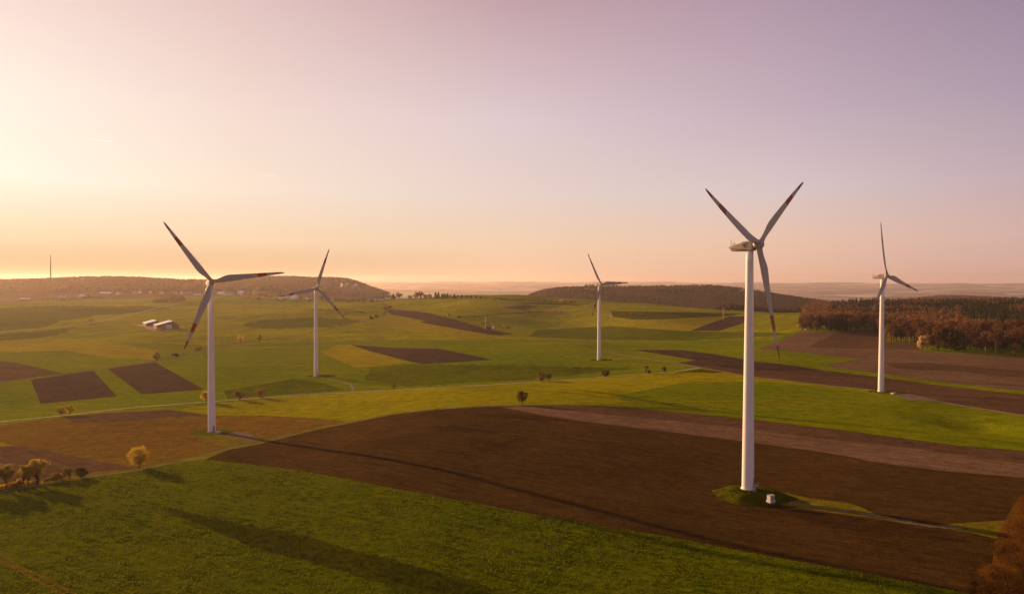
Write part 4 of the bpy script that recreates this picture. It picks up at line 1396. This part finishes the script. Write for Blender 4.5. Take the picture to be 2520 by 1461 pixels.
def turbine(px, py, D, yaw, spin, label):
    loc = atD(px, py, D)
    root = empty('wind_turbine', loc)
    tag(root, label, 'wind turbine', 'wind turbines on the plateau')
    tw = link('tower', TM['tower'], root)
    link('door', TM['door'], tw)
    link('stairs', TM['stairs'], tw)
    for f in TM['fl']: link('flange', f, tw)
    head = Matrix.Translation((0, 0, H_HUB - .45)) @ Matrix.Rotation(R(yaw), 4, 'Z') @ Matrix.Rotation(R(-4), 4, 'Y')
    nc = link('nacelle', TM['nacelle'], root); nc.matrix_local = head
    link('stripe', TM['stripe'], nc); link('emblem', TM['emblem'], nc); link('wind_sensor_mast', TM['mast'], nc)
    hb = link('hub', TM['hub'], root); hb.matrix_local = head
    for k in range(3):
        m = head @ Matrix.Translation((2.95, 0, 0)) @ Matrix.Rotation(R(spin + 120 * k - 90), 4, 'X') @ Matrix.Rotation(R(2.0), 4, 'Y')
        b = link('blade', TM['blade'], root); b.matrix_local = m
        link('blade_collar', TM['collar'], b)
    return root


TUR = [
    (1840.5, 1202, 217, -46.6, 37.0, 'largest wind turbine, in front on the dark ploughed slope, nacelle seen from the side'),
    (521.5, 1064.5, 350, -55, 7.0, 'tall wind turbine at the left with its rotor turned to the viewer'),
    (778, 926, 600, -47.5, 70.9, 'small wind turbine behind the tall left one, one blade pointing up to the right'),
    (1474, 885.5, 700, -53, 1.5, 'smallest wind turbine, in the middle of the green plain'),
    (2168, 963.5, 458, -55.7, -17, 'wind turbine at the right in front of the brown forest'),
]
troots = [turbine(*t) for t in TUR]


def mound(px, py, D, rx, ry, h, top_off, label_seed, rot=0.0, dx=0.0, dy=0.0, mat='verge'):
    """grassy earth mound under a tower: irregular dome that meets the ground"""
    bx, by, bz = atD(px, py, D)
    cx, cy = bx + dx, by + dy
    V, F = [], []
    nr, na = 14, 48
    c, s = math.cos(R(rot)), math.sin(R(rot))
    for i in range(nr + 1):
        t = i / nr
        for j in range(na):
            a = 2 * math.pi * j / na
            w = 1 + .10 * math.sin(3 * a + label_seed) + .06 * math.sin(7 * a + 2 * label_seed)
            lx, ly = rx * t * w * math.cos(a), ry * t * w * math.sin(a)
            V.append((cx + lx * c - ly * s, cy + lx * s + ly * c))
    V = np.array(V)
    gz = height(V[:, 0], V[:, 1])
    t = np.repeat(np.arange(nr + 1) / nr, na)
    prof = np.clip((1 - t) / .55, 0, 1)
    prof = prof * prof * (3 - 2 * prof)
    ztop = bz + .06
    lump = .18 * gnoise(V[:, 0] / 1.6, V[:, 1] / 1.6, 33) * np.clip((1 - t) * 4, 0, 1)
    z = gz * (1 - prof) + ztop * prof + lump
    z = np.where(t >= .999, gz - .3, np.maximum(z, gz + .03))
    dd = np.hypot(V[:, 0] - bx, V[:, 1] - by)
    z = np.where(dd < 3, np.minimum(z, bz + .1), z)
    VV = np.column_stack([V, z])
    i = np.arange(nr)[:, None] * na
    j = np.arange(na)[None]
    q = np.stack([i + j, i + (j + 1) % na, i + na + (j + 1) % na, i + na + j], -1).reshape(-1, 4)[:, ::-1]
    o = link('mound', mesh_np('mound', VV, [q], [G[mat]], smooth=True))
    tag(o, kind='structure')
    # grass tufts over it
    rg = np.random.default_rng(90 + label_seed)
    m = int(rx * ry * 26)
    a = rg.uniform(0, 2 * np.pi, m); t = np.sqrt(rg.uniform(0, 1, m)) * .96
    lx, ly = rx * t * np.cos(a), ry * t * np.sin(a)
    X_, Y_ = cx + lx * c - ly * s, cy + lx * s + ly * c
    pr = np.clip((1 - t) / .55, 0, 1); pr = pr * pr * (3 - 2 * pr)
    Z_ = height(X_, Y_) * (1 - pr) + ztop * pr
    ok = np.hypot(X_ - bx, Y_ - by) > 2.6
    C = np.column_stack([X_, Y_, Z_])[ok]
    C = C[gnoise(C[:, 0] / 2.2, C[:, 1] / 2.2, 3) > -.05]
    Vq, Fq = rand_quads(C + [0, 0, .12], .22, rg)
    g_ = link('mound_grass', mesh_np('mound_grass', Vq, [Fq], [L['weed']]))
    tag(g_, kind='stuff')
    g_['label'] = ['rough grass on the mound of the largest turbine', 'rough weeds round the foot of the tall left turbine', 'grass round the foot of the small turbine behind', 'grass round the foot of the smallest turbine', 'grass round the foot of the right turbine'][label_seed - 1]
    g_['category'] = 'grass'


mound(1840.5, 1202, 217, 12.5, 8.5, 2, 0, 1, rot=-14, dx=1.0, dy=-.5, mat='grass_dark')
mound(521.5, 1064.5, 350, 11.5, 8.5, 1, 0, 2, rot=-20, dx=1.5, dy=-3.0, mat='grass_mid')
mound(778, 926, 600, 13, 9, 1, 0, 3, dx=4.5, dy=-1, mat='grass_dark')
mound(1474, 885.5, 700, 11, 9, 1, 0, 4, dx=2.5, dy=-1, mat='grass_dark')
mound(2168, 963.5, 458, 12, 9, 1, 0, 5, dx=3, dy=-2, mat='grass_dark')


def cabinet(px, py, D, w, d, h, rz, label):
    x, y, z = atD(px, py, D)
    gz = float(height(np.array([x]), np.array([y]))[0])
    root = empty('transformer_cabinet', (x, y, z), R(rz))
    tag(root, label, 'cabinet', 'transformer cabinets at the turbines')
    mb = MB(); mb.box((0, 0, h / 2 - .15), (w, d, h + .3)); mb.box((0, 0, -.35), (w + .3, d + .3, .7)); mb.build('body', M_CAB, root)
    mb = MB(); mb.box((0, 0, h + .07), (w + .14, d + .14, .13)); mb.build('lid', M_CAB2, root)
    for s in (-1, 1):
        mb = MB(); mb.box((s * w * .235, -d / 2 - .02, h * .5), (w * .44, .05, h * .86)); dr = mb.build('door', [M_WHITE if s > 0 else M_CAB2], root)
        mb = MB(); mb.box((s * w * .06, -d / 2 - .06, h * .5), (.05, .05, .3)); mb.build('handle', M_DARK, dr)
        mb = MB()
        for i in range(5): mb.box((s * w * .235, -d / 2 - .052, h * .72 + i * .07), (w * .3, .02, .03))
        mb.build('vent', M_STEEL, dr)
    return root


cabinet(1897, 1229, 207, 1.75, 1.3, 1.3, 26, 'pale grey transformer cabinet with double doors on the gravel by the largest turbine')
cabinet(536, 1071, 344, 2.3, 1.8, 2.0, -12, 'white transformer cabinet touching the foot of the tall left turbine')
cabinet(776, 931, 592, 2.6, 2.0, 2.0, 10, 'white transformer cabinet in front of the small turbine behind')
cabinet(1495, 886.5, 694, 1.6, 1.6, 1.8, 0, 'tiny white transformer cabinet right of the smallest turbine')
cabinet(2199, 974, 446, 3.0, 2.0, 2.0, 25, 'pale transformer cabinet right of the turbine in front of the forest')


# ------------------------------------------------------------------ buildings
def house(px, py, D, w, d, hw, hr, rz, wall, roof, label, name='house', cat='house', z=None, doors=1, wins=3, chim=True, big_door=False, group=None, sink=1.0, ro=0.0):
    """gabled building; ridge along local x, front at -y"""
    if D is None:
        x, y, zz = hit(px, py)
    else:
        x, y, zz = atD(px, py, D)
    root = empty(name, (x, y, zz), R(rz))
    root.scale = (1.3,) * 3 if name == 'house' else (1,) * 3
    tag(root, label, cat, group)
    mb = MB()
    a, b = w / 2, d / 2
    vs = [(-a, -b, -sink), (a, -b, -sink), (a, b, -sink), (-a, b, -sink), (-a, -b, hw), (a, -b, hw), (a, b, hw), (-a, b, hw), (-a, ro, hw + hr), (a, ro, hw + hr)]
    mb.add(vs, [(0, 1, 5, 4), (2, 3, 7, 6), (1, 2, 6, 9, 5), (3, 0, 4, 8, 7), (0, 3, 2, 1), (4, 5, 9, 8), (6, 7, 8, 9)])
    mb.build('wall', wall, root)
    mb = MB()
    o = .6; t = .25
    for s in (-1, 1):
        k = hr / abs(s * b - ro)
        e = (s * (b + o), hw - o * k)
        vs = [(-a - o, e[0], e[1] + .04), (a + o, e[0], e[1] + .04), (a + o, ro, hw + hr + .04), (-a - o, ro, hw + hr + .04)]
        vs += [(p[0], p[1], p[2] + t) for p in vs]
        mb.add(vs, [(0, 1, 2, 3), (7, 6, 5, 4), (0, 4, 5, 1), (1, 5, 6, 2), (2, 6, 7, 3), (3, 7, 4, 0)])
    rf = mb.build('roof', roof, root)
    if chim:
        mb = MB(); mb.box((w * .2, d * .12, hw + hr + .3), (.7, .7, 1.8)); mb.build('chimney', M_ROOFR, rf)
    for i in range(wins):
        xx = -a + w * (i + .5) / wins
        for zz_ in ([hw * .55] if hw < 4.5 else [hw * .28, hw * .72]):
            mb = MB(); mb.box((xx, -b - .03, zz_), (1.1, .08, 1.2)); mb.build('window', M_GLASS, root)
    if big_door:
        mb = MB(); mb.box((a + .04, -d * .08, hw * .42), (.1, d * .26, hw * .84)); mb.build('door', M_CAB, root)
    elif doors:
        mb = MB(); mb.box((a + .03, 0, 1.05), (.08, 1.1, 2.1)); mb.build('door', M_WALLB, root)
        mb = MB(); mb.box((a + .03, 0, hw + hr * .3), (.08, 1.2, 1.2)); mb.build('window', M_GLASS, root)
    return root


# barns of the outlying farm: ridge direction l = (-.57,.82)
_p = hit(372, 800.5)
bD = _p[1]
house(375, 801, bD + 10, 38, 25, 5.0, 4.2, 125, M_WALLB, M_ROOFL, 'left of the two long barns with a bright pinkish white metal roof', 'barn', 'barn', doors=0, wins=4, chim=False, ro=-4.0)
b2 = house(409, 807, None, 32, 33, 5.6, 6.2, 125, M_WALLB, M_ROOFL, 'right of the two barns, larger, bright metal roof and a tall pale door', 'barn', 'barn', wins=0, chim=False, doors=0, big_door=False, ro=-7.0)
mb = MB(); mb.box((-16.06, -1.5, 3.2), (.12, 8.5, 6.4)); mb.build('door', M_CAB, b2)
px_tree(388, 812.5, 7, 12, 'gold', 'low golden shrub in front of the larger barn', 'shrub', cat='shrub', nclump=12, nleaf=30, lsize=.5, z0=.02, cl=.22)
px_tree(399, 814, 8, 10, 'olive', 'olive shrub at the corner of the larger barn', 'shrub', cat='shrub', nclump=12, nleaf=30, lsize=.5, z0=.02, cl=.22)

house(262, 724.5, None, 44, 24, 4.5, 5, 0, M_WALLB, M_ROOFL, 'long barn with a bright roof in the far left hamlet', 'barn', 'barn', wins=3, chim=False)
house(293, 724.5, None, 11, 9, 6.5, 4, 60, M_WALLW, M_ROOFD, 'white house right of the long barn in the far left hamlet')
house(251, 724.5, None, 8, 8, 5, 3.5, 90, M_WALLW, M_ROOFD, 'small white house left of the long barn in the far left hamlet')
house(334, 722.5, None, 15, 9, 5, 4, 10, M_WALLW, M_ROOFR, 'white house with two gables left of the mast hill foot')
house(345, 721, None, 8, 8, 5, 4, 80, M_WALLW, M_ROOFD, 'small white house beside the two gabled house')
house(372, 721, None, 8, 8, 4, 4, 80, M_WALLW, M_ROOFD, 'lone white cottage above the sunlit strip')
house(398, 722, None, 10, 8, 4, 3.5, 10, M_WALLW, M_ROOFD, 'white cottage beside a small golden tree')
house(64, 737, None, 38, 14, 3, 2.5, 0, M_WALLB, M_ROOFL, 'low shed with a glaring white roof at the far left edge', 'barn', 'barn', wins=2, chim=False)
house(155, 730, None, 20, 10, 4, 4, 0, M_WALLW, M_ROOFD, 'pale farmhouse half hidden at the foot of the mast hill')
house(202, 730, None, 14, 9, 3, 3.5, 0, M_WALLW, M_ROOFL, 'small pale roofed house at the foot of the mast hill')
house(486, 727, None, 26, 11, 3, 2, 0, M_WALLB, M_ROOFL, 'low shed just left of the tall turbine hub', 'barn', 'barn', wins=2, chim=False)
house(430, 722, None, 12, 9, 4, 3.5, 0, M_WALLW, M_ROOFD, 'small house above the round grove')
house(450, 722, None, 12, 9, 4, 3.5, 60, M_WALLW, M_ROOFR, 'red roofed house above the round grove')
house(465, 722, None, 12, 9, 4, 3.5, 10, M_WALLW, M_ROOFD, 'last small house before the tall left turbine')
house(541, 724.5, None, 13, 9, 4, 4, 0, M_WALLW, M_ROOFL, 'white house directly right of the tall left turbine')
house(551, 725, None, 6, 6, 9, 4, 90, M_WALLW, M_ROOFD, 'narrow tall white gable beside the long brown roof')
house(564, 725, None, 30, 12, 4, 6, 3, M_WALLW, M_ROOFD, 'long white farmhouse with a large brown roof')
house(594, 725, None, 13, 14, 6, 6, 55, M_WALLW, M_ROOFL, 'big white gabled house between dark conifer and bushy tree')
house(689, 735.5, None, 14, 9, 6, 3, 0, M_WALLW, M_ROOFD, 'white house at the left end of the hillside village')
house(699, 733, None, 10, 9, 4, 4, 50, M_WALLW, M_ROOFL, 'small house second from the left in the hillside village')
house(708, 730.5, None, 10, 8, 4, 4, 0, M_WALLW, M_ROOFD, 'small house highest in the hillside village')
house(724, 736, None, 13, 13, 5.5, 6, 60, M_WALLW, M_ROOFL, 'largest white gabled house of the hillside village')
house(757, 738, None, 8, 8, 5, 4, 60, M_WALLW, M_ROOFD, 'lone white house just left of the second turbine tower')
house(917, 738, None, 12, 9, 3, 3, 0, M_WALLW, M_ROOFD, 'small house below the slope of the rock face hill')
house(935, 738, None, 18, 10, 3, 3.5, 0, M_WALLW, M_ROOFD, 'long low house at the lane end on the crest')
house(952, 735.5, None, 14, 9, 4, 3, 0, M_WALLW, M_ROOFR, 'pale house among trees at the crest')
house(981, 736.5, None, 9, 8, 2.6, 2.4, 50, M_WALLW, M_ROOFL, 'little pale hut on the crest under the round olive tree')
house(998, 736.5, None, 12, 8, 2.6, 2.4, 0, M_WALLW, M_ROOFL, 'pale greenhouse like hut on the crest', cat='hut', name='hut')
house(1203, 809, None, 9, 5, 3.2, 1.5, 5, M_WALLB, M_ROOFD, 'brown field shed below the thin mast', 'shed', 'shed', wins=0, chim=False, doors=0)
house(1213, 808.5, None, 4, 4, 2.6, 1.2, 5, M_WALLW, M_ROOFL, 'small pale hut beside the brown field shed', 'hut', 'hut', wins=0, chim=False, doors=0)

# rock face on the hill
def rock_face(px0, px1, py0, py1, D, label, seed):
    rg = np.random.default_rng(seed)
    nx, nz = 40, 16
    V = []
    for i in range(nz + 1):
        for j in range(nx + 1):
            u, v = j / nx, i / nz
            px = px0 + (px1 - px0) * u
            py = py0 + (py1 - py0) * v + 2.0 * math.sin(u * 9 + seed)
            e = min(u, 1 - u, v * 1.2, (1 - v) * 1.2) * 4
            dd = D - 30 * min(1, e) + 18 * (1 - v) + 9 * float(gnoise(np.array([px / 6.0]), np.array([py / 5.0]), seed)[0])
            V.append(atD(px, py, dd + (60 if e <= 0 else 0)))
    i = np.arange(nz)[:, None] * (nx + 1)
    j = np.arange(nx)[None]
    q = np.stack([i + j, i + j + 1, i + nx + 2 + j, i + nx + 1 + j], -1).reshape(-1, 4)
    o = link('rock_face', mesh_np('rock_face', np.array(V), [q], [M_ROCK]))
    tag(o, label, 'cliff', kind=None)


rock_face(838, 858, 698, 709, 3640, 'left pale limestone outcrop on the hill at the end of the ridge', 3)
rock_face(862, 884, 700, 711, 3620, 'right pale limestone outcrop at the steep end of the hill', 5)


# ------------------------------------------------------------------ pylons and masts
def lattice_pylon(px, pyb, hpx, label, arms, splay=.09, name='pylon'):
    x, y, z = hit(px, pyb)
    H = hpx * y / FPX
    root = empty(name, (x, y, z), R(12))
    tag(root, label, 'pylon')
    mb = MB()
    b, t = H * splay, H * .022
    n_ = 8
    for sx in (-1, 1):
        for sy in (-1, 1):
            mb.tube([(sx * b, sy * b, -.5), (sx * t, sy * t, H * .86)], max(.13, H * .007), 5)
    for i in range(n_):
        z0, z1 = H * .86 * i / n_, H * .86 * (i + 1) / n_
        w0, w1 = b + (t - b) * i / n_, b + (t - b) * (i + 1) / n_
        for s in (-1, 1):
            mb.tube([(-w0, s * w0, z0), (w1, s * w1, z1)], .07, 4); mb.tube([(w0, s * w0, z0), (-w1, s * w1, z1)], .07, 4)
            mb.tube([(s * w0, -w0, z0), (s * w1, w1, z1)], .07, 4); mb.tube([(s * w0, w0, z0), (s * w1, -w1, z1)], .07, 4)
    mb.build('lattice_tower', M_PYL, root)
    for (zf, wf) in arms:
        mb = MB()
        W_ = H * wf
        mb.tube([(-W_, 0, H * zf), (0, 0, H * (zf + .035)), (W_, 0, H * zf)], [.12, .32, .12], 5)
        mb.tube([(-W_, 0, H * zf), (W_, 0, H * zf)], .22, 5)
        ar = mb.build('cross_arm', M_PYL, root)
        for s in (-.95, -.5, .5, .95):
            mb = MB(); mb.tube([(s * W_, 0, H * zf), (s * W_, 0, H * zf - 1.2)], .13, 5); mb.build('insulator', M_GLASS, ar)
    mb = MB(); mb.tube([(0, 0, H * .84), (0, 0, H)], [.22, .07], 5); mb.build('top_spike', M_PYL, root)
    return root


M_PYL = simple('pylon_zinc', (.50, .38, .30), .6, .1, 3)
lattice_pylon(1503.5, 795.5, 32, 'lattice power pylon with splayed legs right of the middle turbine', [(.82, .11), (.74, .06)])
lattice_pylon(1780, 787, 30, 'slim lattice power pylon with a wide top arm above the ploughed triangle', [(.90, .15)], .035)
lattice_pylon(1195, 810, 34, 'thin pale mast standing at the edge of the long ploughed strip', [(.78, .05)], .018, 'mast')
# top of a pylon showing over the forest
x, y, z = atD(2016, 757, 1500)
gz = float(height(np.array([x]), np.array([y]))[0])
root = empty('pylon', (x, y, gz), R(10)); tag(root, 'pale pylon top rising just above the rusty trees at the forest end', 'pylon')
hh_ = z - gz
mb = MB(); mb.tube([(0, 0, -.5), (0, 0, hh_ + 2.5)], [.7, .12], 6); mb.build('pole', M_PYL, root)
mb = MB(); mb.tube([(-4.6, 0, hh_ - .6), (0, 0, hh_ + .6), (4.6, 0, hh_ - .6)], [.2, .5, .2], 6); mb.tube([(-4.6, 0, hh_ - .6), (4.6, 0, hh_ - .6)], .3, 6); mb.build('cross_arm', M_PYL, root)

# radio mast on the left hill
x, y, z = atD(125, 693, 3600)
root = empty('radio_mast', (x, y, z - 2)); tag(root, 'tall dark radio mast on the skyline of the long left hill', 'mast')
Hm = 66 * 3600 / FPX + 2
mb = MB()
for s in range(3):
    a = s * 2.094
    mb.tube([(2.6 * math.cos(a), 2.6 * math.sin(a), -2), (2.2 * math.cos(a), 2.2 * math.sin(a), Hm * .74)], .75, 6)
mb.tube([(0, 0, -2), (0, 0, Hm * .74)], 2.9, 10)
mb.build('lower_shaft', M_DARK, root)
mb = MB(); mb.tube([(0, 0, Hm * .74), (0, 0, Hm)], [2.2, 1.5], 8); mb.build('antenna', M_DARK, root)
for zf, r_ in ((.17, 5.5), (.30, 5), (.50, 6.5)):
    mb = MB()
    mb.rings([[(q * math.cos(2 * math.pi * j / 20), q * math.sin(2 * math.pi * j / 20), zz) for j in range(20)] for zz, q in ((Hm * zf, r_), (Hm * zf + 1.2, r_))])
    mb.build('platform', M_DARK, root)

# hunting stand at the forest tip
x, y, z = hit(1982, 815)
root = empty('hunting_stand', (x, y, z), .3); tag(root, 'small white hunting stand at the left corner of the forest', 'stand')
mb = MB()
for sx in (-.7, .7):
    for sy in (-.7, .7): mb.tube([(sx * 1.3, sy * 1.3, -.2), (sx, sy, 2.4)], .09, 5)
mb.build('leg_frame', M_WALLB, root)
mb = MB(); mb.box((0, 0, 3.3), (1.8, 1.8, 1.9)); mb.build('cabin', M_WALLW, root)
mb = MB(); mb.box((0, 0, 4.36), (2.2, 2.2, .14)); mb.build('roof', M_ROOFD, root)

# white car at the bend of the upper road
x, y, z = hit(216, 794.5)
root = empty('car', (x, y, z), R(20)); tag(root, 'white car on the upper left road next to the golden tree', 'car')
prof = [(-2.1, .35), (-2.15, .8), (-1.5, .95), (-.9, 1.42), (.6, 1.45), (1.25, .95), (2.05, .82), (2.15, .4)]
mb = MB()
for yy in (0,):
    vs = [(a, -.85, b) for a, b in prof] + [(a, .85, b) for a, b in prof]
    m = len(prof)
    mb.add(vs, [tuple(range(m))[::-1], tuple(range(m, 2 * m))] + [(i, (i + 1) % m, m + (i + 1) % m, m + i) for i in range(m)])
mb.build('body', M_WHITE, root)
mb = MB(); mb.box((-.15, 0, 1.17), (1.5, 1.74, .32)); mb.build('window_glass', M_GLASS, root)
for sx in (-1.35, 1.35):
    for sy in (-.8, .8):
        mb = MB(); mb.tube([(sx, sy - .1, .33), (sx, sy + .1, .33)], .33, 12); mb.build('wheel', M_DARK, root)

# contrails, high in the sky
def contrail(p0, p1, D, r_, label):
    a, b = Vector(atD(*p0, D)), Vector(atD(*p1, D))
    pts = [a.lerp(b, t) for t in np.linspace(0, 1, 12)]
    mb = MB(); mb.tube(pts, [r_ * (.15 + .85 * t) for t in np.linspace(0, 1, 12)], 8)
    o = mb.build('contrail', M_TRAIL)
    tag(o, label, 'contrail')


M_TRAIL = bpy.data.materials.new('ice_cloud')
M_TRAIL.use_nodes = True
M_TRAIL.node_tree.nodes.clear()
_v = M_TRAIL.node_tree.nodes.new('ShaderNodeVolumePrincipled')
_v.inputs['Color'].default_value = (1, 1, 1, 1)
_v.inputs['Density'].default_value = .05
_v.inputs['Anisotropy'].default_value = .6
_o = M_TRAIL.node_tree.nodes.new('ShaderNodeOutputMaterial')
M_TRAIL.node_tree.links.new(_v.outputs[0], _o.inputs['Volume'])
contrail((212, 342), (279, 349), 30000, 14, 'short bright contrail high at the upper left of the sky')
contrail((632, 430), (679, 431.5), 30000, 8, 'faint short contrail left of the middle of the sky')

# ------------------------------------------------------------------ crop leaves of the near field
rg = np.random.default_rng(77)
fgpoly = [f for f in FIELDS if f[1] == 'near_grass'][0][2]
bandpoly = [f for f in FIELDS if f[1] == 'shade_band'][0][2]  # outline of the painted shadow band; leaves inside are darker and taller
m = 260000
yy = np.sqrt(rg.uniform(120.0 ** 2, 300.0 ** 2, m))
xx = rg.uniform(-.78, .78, m) * yy
ok = inside(fgpoly, xx, yy)
xx, yy = xx[ok], yy[ok]
keep = gnoise(xx / 1.7, yy / 1.1, 51) + .6 * gnoise(xx / 9, yy / 4, 52) > -.12
xx, yy = xx[keep], yy[keep]
inr = inside(bandpoly, xx, yy)
hgt = np.where(inr, .48, .26) * rg.uniform(.6, 1.35, len(xx))
wid = rg.uniform(.12, .30, len(xx))
a = rg.uniform(0, np.pi, len(xx))
zz = height(xx, yy)
dx, dy = np.cos(a) * wid / 2, np.sin(a) * wid / 2
lx, ly = rg.normal(size=len(xx)) * .12, rg.normal(size=len(xx)) * .12
V = np.stack([np.stack([xx - dx, yy - dy, zz - .05], 1), np.stack([xx + dx, yy + dy, zz - .05], 1), np.stack([xx + dx * .5 + lx, yy + dy * .5 + ly, zz + hgt], 1), np.stack([xx - dx * .6 + lx, yy - dy * .6 + ly, zz + hgt * .85], 1)], 1).reshape(-1, 3)
F = np.arange(len(V)).reshape(-1, 4)
o = link('grass', mesh_np('grass', V, [F], [L['crop'], L['crop_shade']], inr.astype(int)))
tag(o, 'young green crop leaves covering the near field', 'grass', kind='stuff')

# ------------------------------------------------------------------ haze
mb = MB()
mb.box((0, 13500, -65), (52000, 36000, 430))
hz = bpy.data.materials.new('haze')
hz.use_nodes = True
nt = hz.node_tree
nt.nodes.clear()
pv = nt.nodes.new('ShaderNodeVolumePrincipled')
pv.inputs['Color'].default_value = (.97, .85, .82, 1)
pv.inputs['Density'].default_value = 4.0e-5
pv.inputs['Anisotropy'].default_value = 0.47
mo = nt.nodes.new('ShaderNodeOutputMaterial')
nt.links.new(pv.outputs[0], mo.inputs['Volume'])
ho = mb.build('haze', hz)
tag(ho, 'thin warm evening haze over the whole landscape', 'haze', kind='stuff')
